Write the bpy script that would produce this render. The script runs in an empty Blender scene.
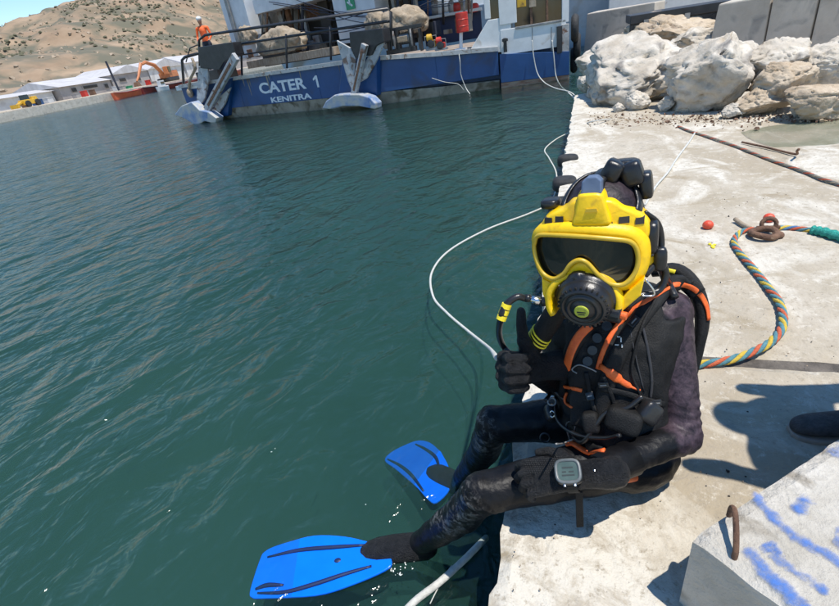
import bpy, bmesh, math, random
from mathutils import Vector, Matrix, noise
from mathutils.bvhtree import BVHTree
import numpy as np
R = math.radians
V = Vector
S = bpy.context.scene
COL = S.collection

# ---------------------------------------------------------------- camera
QZ = 0.38                                   # height of the quay top above the water (z = 0)
FPX = 470.0; CX = 419.5; CY = 303.0         # focal length and centre in photo pixels
CAM = V((0.196, 0.0, QZ + 1.25))
ROLL = math.atan(0.17)
PITCH = math.atan((CY - 35.0) * math.cos(ROLL) / FPX)
YAW = R(22)
fh = V((-math.sin(YAW), math.cos(YAW), 0)); r0 = V((math.cos(YAW), math.sin(YAW), 0)); zz = V((0, 0, 1))
FW = fh * math.cos(PITCH) - zz * math.sin(PITCH)
UP0 = fh * math.sin(PITCH) + zz * math.cos(PITCH)
RT = r0 * math.cos(ROLL) - UP0 * math.sin(ROLL)
UP = UP0 * math.cos(ROLL) + r0 * math.sin(ROLL)
cd = bpy.data.cameras.new('camera'); cam = bpy.data.objects.new('camera', cd); COL.objects.link(cam)
m = Matrix((RT, UP, -FW)).transposed().to_4x4(); m.translation = CAM
cam.matrix_world = m
cd.sensor_width = 36; cd.lens = 36 * FPX / 839.0; cd.clip_start = 0.02; cd.clip_end = 6000
S.camera = cam

# ---------------------------------------------------------------- sky, sun, exposure
SUN_EL, SUN_AZ = R(73), math.atan2(-0.30, 1.0)       # sun stands towards +X, a little behind the camera
sdir = V((math.cos(SUN_EL) * math.cos(SUN_AZ), math.cos(SUN_EL) * math.sin(SUN_AZ), math.sin(SUN_EL)))
w = bpy.data.worlds.new('World'); S.world = w; w.use_nodes = True
nt = w.node_tree; bg = nt.nodes['Background']
sky = nt.nodes.new('ShaderNodeTexSky'); sky.sky_type = 'NISHITA'; sky.sun_disc = False
sky.sun_elevation = SUN_EL; sky.sun_rotation = R(90) - SUN_AZ
sky.air_density = 1.0; sky.dust_density = 0.0; sky.ozone_density = 1.2
hs = nt.nodes.new('ShaderNodeHueSaturation'); hs.inputs['Saturation'].default_value = 1.25; nt.links.new(sky.outputs[0], hs.inputs['Color']); nt.links.new(hs.outputs[0], bg.inputs[0]); bg.inputs[1].default_value = 0.14
sl = bpy.data.lights.new('sun', 'SUN'); sl.energy = 4.2; sl.angle = R(0.55); sl.color = (1, 0.955, 0.88)
so = bpy.data.objects.new('sun', sl); COL.objects.link(so)
so.rotation_euler = sdir.to_track_quat('Z', 'Y').to_euler(); so.location = (3, -3, 12)
S.view_settings.view_transform = 'Standard'; S.view_settings.look = 'None'; S.view_settings.gamma = 1
S.view_settings.exposure = 0.42

# ---------------------------------------------------------------- helpers
def ray(x, y):
    return (RT * (x - CX) + UP * (CY - y) + FW * FPX).normalized()
def PX(x, y, z=QZ):                       # where the line of sight through a photo pixel meets height z
    d = ray(x, y); return CAM + d * ((z - CAM.z) / d.z)
def PT(x, y, t): return CAM + ray(x, y) * t
def PV(x, y, p, n):                       # ... meets a vertical plane
    d = ray(x, y); return CAM + d * ((p - CAM).dot(n) / d.dot(n))
def proj(p):
    v = V(p) - CAM; z = v.dot(FW); return CX + FPX * v.dot(RT) / z, CY - FPX * v.dot(UP) / z

def origin(o):
    t = V((0, 0, 0))
    while o is not None: t += o.location; o = o.parent
    return t
def tag(o, label=None, cat=None, group=None, kind=None):
    if label: o['label'] = label
    if cat: o['category'] = cat
    if group: o['group'] = group
    if kind: o['kind'] = kind
    return o
def empty(name, loc, label, cat, group=None):
    o = bpy.data.objects.new(name, None); COL.objects.link(o); o.location = V(loc); o.empty_display_size = .1
    return tag(o, label, cat, group)
def copy_tree(o, parent=None):
    c = o.copy(); COL.objects.link(c); c.parent = parent
    for ch in list(o.children): copy_tree(ch, c)
    return c

class MB:
    def __init__(s): s.v = []; s.f = []; s.m = []; s.mi = 0
    def add(s, vs, fs):
        b = len(s.v); s.v += [V(q) for q in vs]
        for f in fs: s.f.append([b + i for i in f]); s.m.append(s.mi)
        return s
    def box(s, c, size, rot=None, taper=1.0):
        c = V(c); h = V(size) * .5; M = rot or Matrix.Identity(3)
        vs = []
        for k in (-1, 1):
            tp = taper if k > 0 else 1
            for i, j in ((-1, -1), (1, -1), (1, 1), (-1, 1)):
                vs.append(c + M @ V((i * h.x * tp, j * h.y * tp, k * h.z)))
        return s.add(vs, [(3, 2, 1, 0), (4, 5, 6, 7), (0, 1, 5, 4), (1, 2, 6, 5), (2, 3, 7, 6), (3, 0, 4, 7)])
    def beam(s, a, b, wd, ht, up=(0, 0, 1)):
        a = V(a); b = V(b); d = (b - a); L = d.length
        if L < 1e-6: return s
        d /= L; sd = d.cross(V(up))
        if sd.length < 1e-4: sd = d.cross(V((1, 0, 0)))
        sd.normalize(); u = sd.cross(d)
        return s.box((a + b) / 2, (L, wd, ht), Matrix((d, sd, u)).transposed())
    def loft(s, rings, cap=True):
        n = len(rings[0]); b = len(s.v)
        for r in rings: s.v += [V(q) for q in r]
        for i in range(len(rings) - 1):
            for j in range(n):
                k = (j + 1) % n
                s.f.append([b + i * n + j, b + i * n + k, b + (i + 1) * n + k, b + (i + 1) * n + j]); s.m.append(s.mi)
        if cap:
            s.f.append([b + j for j in range(n)][::-1]); s.m.append(s.mi)
            e = b + (len(rings) - 1) * n; s.f.append([e + j for j in range(n)]); s.m.append(s.mi)
        return s
    def tube(s, pts, r, n=8, flat=1.0, up=None, cap=True):
        pts = [V(p) for p in pts]; N = len(pts)
        rr = r if isinstance(r, (list, tuple)) else [r] * N
        rings = []; prev = V(up) if up is not None else None
        for i, p in enumerate(pts):
            t = (pts[min(i + 1, N - 1)] - pts[max(i - 1, 0)])
            if t.length < 1e-9: t = V((0, 0, 1))
            t.normalize()
            if prev is None: prev = V((0, 0, 1)) if abs(t.z) < .9 else V((1, 0, 0))
            u = (prev - t * prev.dot(t))
            if u.length < 1e-5: u = t.orthogonal()
            u.normalize(); sd = t.cross(u); prev = u
            rings.append([p + sd * (math.cos(a) * rr[i]) + u * (math.sin(a) * rr[i] * flat) for a in [2 * math.pi * k / n for k in range(n)]])
        return s.loft(rings, cap)
    def cyl(s, a, b, r, n=12): return s.tube([a, b], r, n)
    def capsule(s, a, b, ra, rb, n=16):
        a = V(a); b = V(b); d = b - a; L = d.length
        t = d / L if L > 1e-6 else V((0, 0, 1))
        u = t.orthogonal().normalized(); sd = t.cross(u); rings = []
        prof = [(-ra * math.cos(q), ra * math.sin(q)) for q in (R(8), R(30), R(55), R(90))]
        prof += [(L + rb * math.cos(q), rb * math.sin(q)) for q in (R(90), R(55), R(30), R(8))]
        for z, q in prof:
            rings.append([a + t * z + sd * (math.cos(k) * q) + u * (math.sin(k) * q) for k in [2 * math.pi * i / n for i in range(n)]])
        return s.loft(rings)
    def ell(s, c, rx, ry, rz, M=None, n=18, m=10, pw=1.0):
        c = V(c); M = M or Matrix.Identity(3); rings = []
        def sp(q): return math.copysign(abs(q) ** pw, q)
        for i in range(m + 1):
            p = -math.pi / 2 + math.pi * (i * .96 / m + .02)
            rings.append([c + M @ V((rx * sp(math.cos(p)) * sp(math.cos(a)), ry * sp(math.cos(p)) * sp(math.sin(a)), rz * sp(math.sin(p)))) for a in [2 * math.pi * k / n for k in range(n)]])
        return s.loft(rings)
    def lathe(s, c, axis, prof, n=24, up=None):
        c = V(c); t = V(axis).normalized(); u = V(up) if up is not None else t.orthogonal()
        u = (u - t * u.dot(t)).normalized(); sd = t.cross(u)
        return s.loft([[c + t * z + sd * (math.cos(k) * q) + u * (math.sin(k) * q) for k in [2 * math.pi * i / n for i in range(n)]] for z, q in prof])
    def prism(s, pts, off):
        pts = [V(p) for p in pts]; off = V(off); return s.loft([pts, [p + off for p in pts]])
    def build(s, name, mat, parent=None, smooth=False, bevel=0, sub=0):
        me = bpy.data.meshes.new(name); o0 = origin(parent) if parent else V((0, 0, 0))
        me.from_pydata([tuple(q - o0) for q in s.v], [], s.f)
        mats = mat if isinstance(mat, (list, tuple)) else [mat]
        for q in mats: me.materials.append(q)
        me.polygons.foreach_set('material_index', s.m)
        bm = bmesh.new(); bm.from_mesh(me); bmesh.ops.recalc_face_normals(bm, faces=bm.faces)
        bm.to_mesh(me); bm.free()
        if smooth: me.polygons.foreach_set('use_smooth', [True] * len(me.polygons))
        me.update()
        o = bpy.data.objects.new(name, me); COL.objects.link(o)
        if parent: o.parent = parent
        if bevel:
            b = o.modifiers.new('bevel', 'BEVEL'); b.width = bevel; b.segments = 2; b.limit_method = 'ANGLE'; b.angle_limit = R(40)
        if sub:
            q = o.modifiers.new('sub', 'SUBSURF'); q.levels = sub; q.render_levels = sub
        return o

def top(o, label, cat, group=None, kind=None): return tag(o, label, cat, group, kind)

def remesh(o, voxel, smooth=6, disp=None):
    md = o.modifiers.new('r', 'REMESH'); md.mode = 'VOXEL'; md.voxel_size = voxel; md.use_smooth_shade = True
    if smooth:
        sm = o.modifiers.new('s', 'SMOOTH'); sm.iterations = smooth; sm.factor = .5
    dg = bpy.context.evaluated_depsgraph_get(); dg.update()
    me = bpy.data.meshes.new_from_object(o.evaluated_get(dg))
    o.modifiers.clear(); old = o.data; o.data = me
    if disp:
        o0 = origin(o)
        for v_, nn in zip(me.vertices, [n.vector.copy() for n in me.vertex_normals]):
            v_.co += nn * disp(v_.co + o0, nn)
    me.polygons.foreach_set('use_smooth', [True] * len(me.polygons)); me.update()
    return o

def catmull(pts, k=8):
    pts = [V(p) for p in pts]; out = []
    P_ = [pts[0] * 2 - pts[1]] + pts + [pts[-1] * 2 - pts[-2]]
    for i in range(1, len(P_) - 2):
        a, b, c, d = P_[i - 1:i + 3]
        for j in range(k):
            t = j / k
            out.append(.5 * ((2 * b) + (c - a) * t + (2 * a - 5 * b + 4 * c - d) * t * t + (3 * b - a - 3 * c + d) * t ** 3))
    out.append(pts[-1]); return out

# ---------------------------------------------------------------- materials
def mat(name, c1, c2=None, scale=5, rough=.6, metal=0, bump=0, bscale=None, detail=6, lo=.35, hi=.65, c3=None, s3=None, t3=(.6, .7), spec=.5, stretch=None, dist=0, coat=0, emis=None, rough2=None):
    m_ = bpy.data.materials.new(name); m_.use_nodes = True; n = m_.node_tree; b = n.nodes['Principled BSDF']; L = n.links.new
    b.inputs['Roughness'].default_value = rough; b.inputs['Metallic'].default_value = metal
    b.inputs['Specular IOR Level'].default_value = spec; b.inputs['Coat Weight'].default_value = coat
    c1 = (*c1, 1); c2 = (*c2, 1) if c2 else tuple(min(1, q * 1.25) for q in c1[:3]) + (1,)
    tc = n.nodes.new('ShaderNodeTexCoord'); mp = n.nodes.new('ShaderNodeMapping'); L(tc.outputs['Object'], mp.inputs[0])
    if stretch: mp.inputs['Scale'].default_value = stretch
    ns = n.nodes.new('ShaderNodeTexNoise'); ns.inputs['Scale'].default_value = scale; ns.inputs['Detail'].default_value = detail; ns.inputs['Distortion'].default_value = dist
    ns.inputs['Roughness'].default_value = .62
    L(mp.outputs[0], ns.inputs['Vector'])
    rp = n.nodes.new('ShaderNodeValToRGB'); rp.color_ramp.elements[0].position = lo; rp.color_ramp.elements[1].position = hi
    rp.color_ramp.elements[0].color = c1; rp.color_ramp.elements[1].color = c2
    L(ns.outputs['Fac'], rp.inputs[0]); out = rp.outputs[0]
    if c3:
        n3 = n.nodes.new('ShaderNodeTexNoise'); n3.inputs['Scale'].default_value = s3 or scale * 4; n3.inputs['Detail'].default_value = 8; n3.inputs['Distortion'].default_value = .6
        L(mp.outputs[0], n3.inputs['Vector'])
        r3 = n.nodes.new('ShaderNodeValToRGB'); r3.color_ramp.elements[0].position = t3[0]; r3.color_ramp.elements[1].position = t3[1]
        L(n3.outputs['Fac'], r3.inputs[0])
        mx = n.nodes.new('ShaderNodeMix'); mx.data_type = 'RGBA'; L(r3.outputs[0], mx.inputs[0]); L(out, mx.inputs[6]); mx.inputs[7].default_value = (*c3, 1); out = mx.outputs[2]
    L(out, b.inputs['Base Color'])
    if rough2 is not None:
        mr = n.nodes.new('ShaderNodeMapRange'); L(ns.outputs['Fac'], mr.inputs[0]); mr.inputs[1].default_value = lo; mr.inputs[2].default_value = hi
        mr.inputs[3].default_value = rough; mr.inputs[4].default_value = rough2; L(mr.outputs[0], b.inputs['Roughness'])
    if bump:
        nb = n.nodes.new('ShaderNodeTexNoise'); nb.inputs['Scale'].default_value = bscale or scale * 6; nb.inputs['Detail'].default_value = 8; nb.inputs['Roughness'].default_value = .65
        L(mp.outputs[0], nb.inputs['Vector'])
        bp = n.nodes.new('ShaderNodeBump'); bp.inputs['Strength'].default_value = min(1, bump); bp.inputs['Distance'].default_value = .02 if bump <= 1 else .02 * bump
        L(nb.outputs['Fac'], bp.inputs['Height']); L(bp.outputs[0], b.inputs['Normal'])
    if emis: b.inputs['Emission Color'].default_value = (*emis, 1); b.inputs['Emission Strength'].default_value = 1
    return m_

M = {}
M['white'] = mat('white_paint', (.62, .62, .6), (.72, .72, .7), 3, .45, bump=.1, c3=(.42, .33, .24), s3=2.2, t3=(.62, .8))
M['blue'] = mat('hull_blue', (.008, .050, .155), (.014, .070, .21), 1.2, .42, bump=.35, bscale=2.2, c3=(.035, .045, .085), s3=1.5, t3=(.55, .75))
M['boot'] = mat('boot_topping', (.20, .17, .13), (.34, .30, .24), 2, .7, bump=.4, c3=(.10, .08, .05), s3=3, t3=(.5, .65))
M['black'] = mat('black_paint', (.012, .012, .014), (.03, .03, .032), 4, .4, bump=.1)
M['rust'] = mat('rusty_steel', (.10, .05, .03), (.22, .12, .07), 14, .85, bump=.6, c3=(.30, .19, .12), s3=30)
M['steel'] = mat('weathered_steel', (.20, .20, .20), (.36, .35, .33), 5, .5, .5, bump=.3, c3=(.16, .09, .05), s3=4, t3=(.58, .7))
M['galv'] = mat('anchor_steel', (.30, .31, .32), (.46, .46, .45), 4, .55, bump=.4, c3=(.16, .10, .07), s3=5, t3=(.55, .66))
M['darkint'] = mat('dark_interior', (.02, .018, .016), (.05, .045, .04), 2, .7)
M['glass'] = mat('window_glass', (.01, .013, .016), (.02, .025, .03), 3, .06)
M['canvas'] = mat('sackcloth', (.25, .19, .125), (.42, .34, .25), 5, .95, bump=1.4, bscale=11, c3=(.13, .09, .055), s3=5)
M['red'] = mat('red_plastic', (.45, .02, .015), (.6, .04, .02), 6, .4)
M['yellow_m'] = mat('yellow_machine', (.55, .30, .02), (.68, .40, .03), 6, .45, c3=(.15, .07, .03), s3=8)
M['orange_m'] = mat('orange_machine', (.42, .14, .05), (.5, .19, .07), 2, .5)
M['conc'] = mat('wall_concrete', (.43, .375, .305), (.56, .50, .42), 1.6, .9, bump=.5, bscale=18, c3=(.28, .26, .23), s3=3, t3=(.55, .72))
M['green'] = mat('green_plastic', (.02, .22, .10), (.03, .30, .14), 6, .45)
M['orange'] = mat('orange_webbing', (.72, .10, .015), (.82, .15, .025), 60, .55, bump=.2, bscale=300)
M['hiviz'] = mat('orange_vest', (.75, .10, .02), (.85, .15, .03), 9, .7)
M['skin'] = mat('skin', (.30, .16, .10), (.36, .20, .13), 9, .5)
M['navy'] = mat('navy_cloth', (.02, .025, .04), (.035, .04, .06), 9, .85)

# ================================================================ WATER
def water_mat():
    m_ = bpy.data.materials.new('sea_water'); m_.use_nodes = True; n = m_.node_tree; n.nodes.clear(); L = n.links.new
    out = n.nodes.new('ShaderNodeOutputMaterial')
    tc = n.nodes.new('ShaderNodeTexCoord')
    def noi(scale, st, rot, det=3, dist=0., rough=.5):
        m0 = n.nodes.new('ShaderNodeMapping'); m0.inputs['Rotation'].default_value = (0, 0, rot); L(tc.outputs['Object'], m0.inputs[0])
        mp = n.nodes.new('ShaderNodeMapping'); mp.inputs['Scale'].default_value = st
        L(m0.outputs[0], mp.inputs[0]); q = n.nodes.new('ShaderNodeTexNoise'); q.inputs['Scale'].default_value = scale
        q.inputs['Detail'].default_value = det; q.inputs['Distortion'].default_value = dist; q.inputs['Roughness'].default_value = rough
        L(mp.outputs[0], q.inputs['Vector']); return q.outputs['Fac']
    def math_(op, a, b):
        q = n.nodes.new('ShaderNodeMath'); q.operation = op
        for i, k in enumerate((a, b)):
            if isinstance(k, (int, float)): q.inputs[i].default_value = k
            else: L(k, q.inputs[i])
        return q.outputs[0]
    a = noi(1.0, (1.8, 1, 1), R(-8), 2, .7)
    b = noi(3.4, (1.7, 1, 1), R(18), 3, .6)
    c = noi(10, (1.4, 1, 1), R(-35), 4, .5)
    h = math_('ADD', math_('MULTIPLY', a, .62), math_('ADD', math_('MULTIPLY', b, .26), math_('MULTIPLY', c, .065)))
    bp = n.nodes.new('ShaderNodeBump'); bp.inputs['Strength'].default_value = 1; bp.inputs['Distance'].default_value = WAVE; L(h, bp.inputs['Height'])
    fr = n.nodes.new('ShaderNodeFresnel'); fr.inputs['IOR'].default_value = 1.33; L(bp.outputs[0], fr.inputs['Normal'])
    gl = n.nodes.new('ShaderNodeBsdfGlossy'); gl.inputs['Roughness'].default_value = .10; L(bp.outputs[0], gl.inputs['Normal'])
    # turbid water body: scatters teal light, partly lets through what floats just below
    cn = noi(.22, (1, 1, 1), 0, 2)
    rp = n.nodes.new('ShaderNodeValToRGB'); rp.color_ramp.elements[0].position = .35; rp.color_ramp.elements[1].position = .7
    rp.color_ramp.elements[0].color = (.034, .088, .074, 1); rp.color_ramp.elements[1].color = (.048, .112, .092, 1); L(cn, rp.inputs[0])
    df = n.nodes.new('ShaderNodeBsdfDiffuse'); L(rp.outputs[0], df.inputs[0])
    tr = n.nodes.new('ShaderNodeBsdfTransparent'); tr.inputs[0].default_value = (.90, .98, 1, 1)
    m1 = n.nodes.new('ShaderNodeMixShader'); m1.inputs[0].default_value = .90; L(df.outputs[0], m1.inputs[1]); L(tr.outputs[0], m1.inputs[2])
    m2 = n.nodes.new('ShaderNodeMixShader'); L(fr.outputs[0], m2.inputs[0]); L(m1.outputs[0], m2.inputs[1]); L(gl.outputs[0], m2.inputs[2])
    L(m2.outputs[0], out.inputs[0]); return m_
WAVE = .20
M['water'] = water_mat()
M['murk'] = mat('murky_depth', (.028, .080, .062), (.040, .106, .082), .5, 1, spec=0, dist=.5)
M['turbid'] = None
mb = MB(); mb.add([(-900, -40, 0), (12, -40, 0), (12, 60, 0), (0, 900, 0), (-900, 900, 0)], [(0, 1, 2, 3, 4)])
top(mb.build('water', M['water']), None, None, kind='structure')
# the murk under the surface: suspended silt thickening with depth, as sheets that each hide a part of what lies below
def murk_sheet(z, cover):
    mt = M['murk']
    if cover < 1:
        mt = M['murk'].copy(); mt.name = 'murky_depth_thin'; mt.node_tree.nodes['Principled BSDF'].inputs['Alpha'].default_value = cover
    mb = MB(); mb.add([(-900, -40, z), (12, -40, z), (12, 60, z), (0, 900, z), (-900, 900, z)], [(0, 1, 2, 3, 4)])
    top(mb.build('murky_water', mt), None, None, kind='structure')
for z_, c_ in ((-.16, .26), (-.30, .34), (-.50, .45), (-.8, .6), (-1.3, 1)): murk_sheet(z_, c_)

# ================================================================ QUAY
def concrete_quay():
    m_ = bpy.data.materials.new('quay_concrete'); m_.use_nodes = True; n = m_.node_tree; b = n.nodes['Principled BSDF']; L = n.links.new
    tc = n.nodes.new('ShaderNodeTexCoord')
    def noi(s, d=8, r=.6, dist=0., st=None):
        q = n.nodes.new('ShaderNodeTexNoise'); q.inputs['Scale'].default_value = s; q.inputs['Detail'].default_value = d; q.inputs['Roughness'].default_value = r; q.inputs['Distortion'].default_value = dist
        if st:
            mp = n.nodes.new('ShaderNodeMapping'); mp.inputs['Scale'].default_value = st; L(tc.outputs['Object'], mp.inputs[0]); L(mp.outputs[0], q.inputs['Vector'])
        else: L(tc.outputs['Object'], q.inputs['Vector'])
        return q.outputs['Fac']
    def ramp(f, a, b_, ca=(0, 0, 0), cb=(1, 1, 1)):
        q = n.nodes.new('ShaderNodeValToRGB'); q.color_ramp.elements[0].position = a; q.color_ramp.elements[1].position = b_
        q.color_ramp.elements[0].color = (*ca, 1); q.color_ramp.elements[1].color = (*cb, 1); L(f, q.inputs[0]); return q.outputs[0]
    def mix(f, a, c):
        q = n.nodes.new('ShaderNodeMix'); q.data_type = 'RGBA'; L(f, q.inputs[0])
        for i, k in ((6, a), (7, c)):
            if isinstance(k, tuple): q.inputs[i].default_value = (*k, 1)
            else: L(k, q.inputs[i])
        return q.outputs[2]
    base = ramp(noi(2.3, 9, .65, .3), .32, .66, (.35, .295, .21), (.54, .485, .40))
    c = mix(ramp(noi(.75, 5, .6, .5), .40, .62), base, (.36, .30, .215))
    sx = n.nodes.new('ShaderNodeSeparateXYZ'); L(tc.outputs['Object'], sx.inputs[0]); ed = n.nodes.new('ShaderNodeMapRange'); L(sx.outputs[0], ed.inputs[0]); ed.inputs[1].default_value = .05; ed.inputs[2].default_value = .5; ed.inputs[3].default_value = .16; ed.inputs[4].default_value = 0
    nn = n.nodes.new('ShaderNodeMath'); nn.operation = 'ADD'; L(noi(1.5, 7, .62, .9, (1.4, .8, 1)), nn.inputs[0]); L(ed.outputs[0], nn.inputs[1]); base = c
    c = mix(ramp(nn.outputs[0], .51, .62), base, (.60, .555, .47))       # pale dry crust
    c = mix(ramp(noi(1.7, 8, .7, 1.2, (.7, 1.5, 1)), .56, .66), c, (.32, .26, .175))          # tan dust
    c = mix(ramp(noi(3.4, 9, .75, .8), .60, .68), c, (.23, .21, .18))                         # grey stain
    c = mix(ramp(noi(11, 9, .78, .6), .50, .66), c, (.40, .345, .265))
    c = mix(ramp(noi(17, 9, .8, .4), .54, .68), c, (.62, .57, .48))
    c = mix(ramp(noi(38, 5, .7), .56, .68), c, (.33, .28, .21))                               # grains
    c = mix(ramp(noi(90, 3, .7), .66, .74), c, (.16, .14, .12))
    L(c, b.inputs['Base Color']); b.inputs['Roughness'].default_value = .85; b.inputs['Specular IOR Level'].default_value = .35
    bp = n.nodes.new('ShaderNodeBump'); bp.inputs['Strength'].default_value = .7; bp.inputs['Distance'].default_value = .012; L(noi(22, 10, .7), bp.inputs['Height'])
    bp2 = n.nodes.new('ShaderNodeBump'); bp2.inputs['Strength'].default_value = .6; bp2.inputs['Distance'].default_value = .05; L(noi(4.5, 8, .6), bp2.inputs['Height']); L(bp2.outputs[0], bp.inputs['Normal'])
    L(bp.outputs[0], b.inputs['Normal']); return m_
M['quay'] = concrete_quay()
JY = PX(770, 362).y                       # joint between two slabs of the quay
PUD = PX(822, 131, QZ)
quay = bpy.data.objects.new('quay', None); COL.objects.link(quay); tag(quay, kind='structure')
def slab(x0, x1, y0, y1, step, seed, name='slab'):
    mb = MB(); nx = max(2, int((x1 - x0) / step)); ny = max(2, int((y1 - y0) / step)); g = []
    for j in range(ny + 1):
        for i in range(nx + 1):
            x = x0 + (x1 - x0) * i / nx; y = y0 + (y1 - y0) * j / ny; z = QZ
            z += .010 * noise.noise(V((x * 1.2, y * 1.2, seed))) + .004 * noise.noise(V((x * 7, y * 7, seed)))
            z -= .030 * math.exp(-(((x - PUD.x) / .75) ** 2 + ((y - PUD.y) / .42) ** 2) ** 2)
            e = min(x - x0 if x0 < .01 else 9, y - y0 if y0 > 0 else 9, y1 - y if y1 < 3 else 9)
            if e < .03: z -= (.03 - e) ** 2 * 14 * (1 + .8 * noise.noise(V((x * 9, y * 9, 3))))
            if i == 0 and x0 < .01:
                x += .02 * noise.noise(V((y * 2.2, 0, 5))) + .02 * noise.noise(V((y * 9, 0, 7))) + .010 * noise.noise(V((y * 24, 0, 7))) - .006
                k = noise.noise(V((y * 3.1, 4, 1)))
                if k > .28: x += (k - .28) * .12; z -= .01
            g.append((x, y, z))
    fs = []
    for j in range(ny):
        for i in range(nx):
            a = j * (nx + 1) + i; fs.append((a, a + 1, a + nx + 2, a + nx + 1))
    ring = [i for i in range(nx + 1)] + [j * (nx + 1) + nx for j in range(1, ny + 1)] + [ny * (nx + 1) + i for i in range(nx - 1, -1, -1)] + [j * (nx + 1) for j in range(ny - 1, 0, -1)]
    nv = len(g)
    for q in ring: g.append((g[q][0], g[q][1], -2.7))
    for k in range(len(ring)):
        k2 = (k + 1) % len(ring); fs.append((ring[k], nv + k, nv + k2, ring[k2]))
    mb.add(g, fs); return mb.build(name, M['quay'], quay, smooth=False)
slab(0, 5.0, -2.0, JY - .03, .035, 1.3)
slab(0, 7.0, JY + .03, 9.0, .06, 7.9)
# rusted steel angle lying in the joint
mb = MB(); mb.beam((.02, JY, QZ - .028), (5, JY, QZ - .028), .058, .03)
mb.build('joint_filler', mat('joint_tar', (.07, .06, .05), (.17, .145, .12), 12, .9, bump=.8, bscale=40), quay)
# land behind
M['earth'] = mat('packed_earth', (.34, .27, .19), (.52, .45, .35), .8, .95, bump=.6, bscale=9, c3=(.24, .2, .15), s3=3)
mb = MB(); g = []; nx, ny = 40, 40
for j in range(ny + 1):
    for i in range(nx + 1):
        x = 0.35 + 60 * (i / nx) ** 1.6; y = 7.6 + 90 * (j / ny) ** 1.6
        x -= max(0, (y - 14)) * .0
        g.append((x, y, QZ + .03 + .05 * noise.noise(V((x * .5, y * .5, 0)))))
mb.add(g, [(j * (nx + 1) + i, j * (nx + 1) + i + 1, (j + 1) * (nx + 1) + i + 1, (j + 1) * (nx + 1) + i) for j in range(ny) for i in range(nx)])
nv = len(mb.v)
mb.add([(0.35, 7.6, QZ), (.35, 97.6, QZ), (.2, 97.6, -2.7), (.2, 7.6, -2.7)], [(0, 1, 2, 3)])
top(mb.build('yard_ground', M['earth']), None, None, kind='structure')
mb = MB(); mb.add([(5.0, -30, QZ - .03), (70, -30, QZ - .03), (70, 9, QZ - .03), (5.0, 9, QZ - .03)], [(0, 1, 2, 3)])
top(mb.build('ground', M['earth']), None, None, kind='structure')

# rubber fender stubs on the quay edge
M['rubber'] = mat('black_rubber', (.012, .012, .012), (.035, .034, .033), 20, .7, bump=.4)
for px, py, ww in ((575, 158, .20), (570, 181, .26), (553, 203, .22)):
    c = PX(px, py); c.x = .02
    mb = MB(); mb.ell((c.x + .01, c.y, QZ - .02), .10, ww * .35, .06, pw=.6)
    o = mb.build('edge_fender', M['rubber'], smooth=True)
    tag(o, {575: 'farthest black rubber fender stub on the quay edge', 570: 'middle black rubber fender stub on the quay edge', 553: 'black rubber fender stub on the quay edge just behind the diver head'}[px], 'fender', 'rubber stubs on the quay edge')

# ================================================================ BOULDERS
M['rock'] = mat('limestone', (.44, .375, .29), (.66, .60, .51), 2.6, .9, bump=1.6, bscale=9, c3=(.26, .23, .195), s3=3.5, t3=(.53, .68))
M['rock_o'] = mat('ochre_limestone', (.38, .28, .18), (.56, .46, .34), 2.6, .9, bump=1.5, bscale=9, c3=(.28, .21, .15), s3=5, t3=(.55, .7))
def boulder(px, py, w_, d_, h_, seed, label, rot=0, mt='rock', sink=.12, zb=QZ, tilt=0, sub=5, yaw=0):
    c = PX(px, py, zb); bm = bmesh.new(); bmesh.ops.create_icosphere(bm, subdivisions=sub, radius=1)
    rnd = random.Random(seed); cuts = []
    for i in range(17):
        n_ = V((rnd.uniform(-1, 1), rnd.uniform(-1, 1), rnd.uniform(-.5, 1))).normalized(); cuts.append((n_, rnd.uniform(.52, .80)))
    off = V((seed * 3.1, seed * 1.7, seed * .9))
    for v_ in bm.verts:
        p = v_.co.copy()
        for n_, k in cuts:
            q = p.dot(n_)
            if q > k: p -= n_ * (q - k) * .96
        d = p.normalized()
        (f1, f2, *_), _p = noise.voronoi(p * 1.9 + off)
        (g1, g2, *_), _p = noise.voronoi(p * 5.5 + off)
        p += d * (-.09 * max(0, 1 - (f2 - f1) / .12) - .03 * max(0, 1 - (g2 - g1) / .14) + .02 * (f1 - .4) - .05 * abs(noise.noise(V((p.x * 2, p.y * 2, p.z * 7)) + off)))
        p += d * (.05 * noise.noise(p * 1.7 + off) + .03 * noise.noise(p * 4.2 + off) + .05 * (abs(noise.noise(p * 7 + off))) - .045 * abs(noise.noise(p * 3.1 - off)) + .03 * noise.noise(p * 14 + off) + .018 * noise.noise(p * 30 + off))
        p = V((p.x * w_ * .5, p.y * d_ * .5, p.z * h_ * .5))
        v_.co = p
    me = bpy.data.meshes.new('boulder'); bm.to_mesh(me); bm.free(); me.materials.append(M[mt])
    me.polygons.foreach_set('use_smooth', [sub >= 4] * len(me.polygons))
    o = bpy.data.objects.new('boulder', me); COL.objects.link(o)
    o.location = c + V((0, d_ * .42, h_ * .5 - h_ * sink)); o.rotation_euler = (tilt, yaw, rot)
    return tag(o, label, 'boulder', 'limestone boulders piled on the quay')
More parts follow.
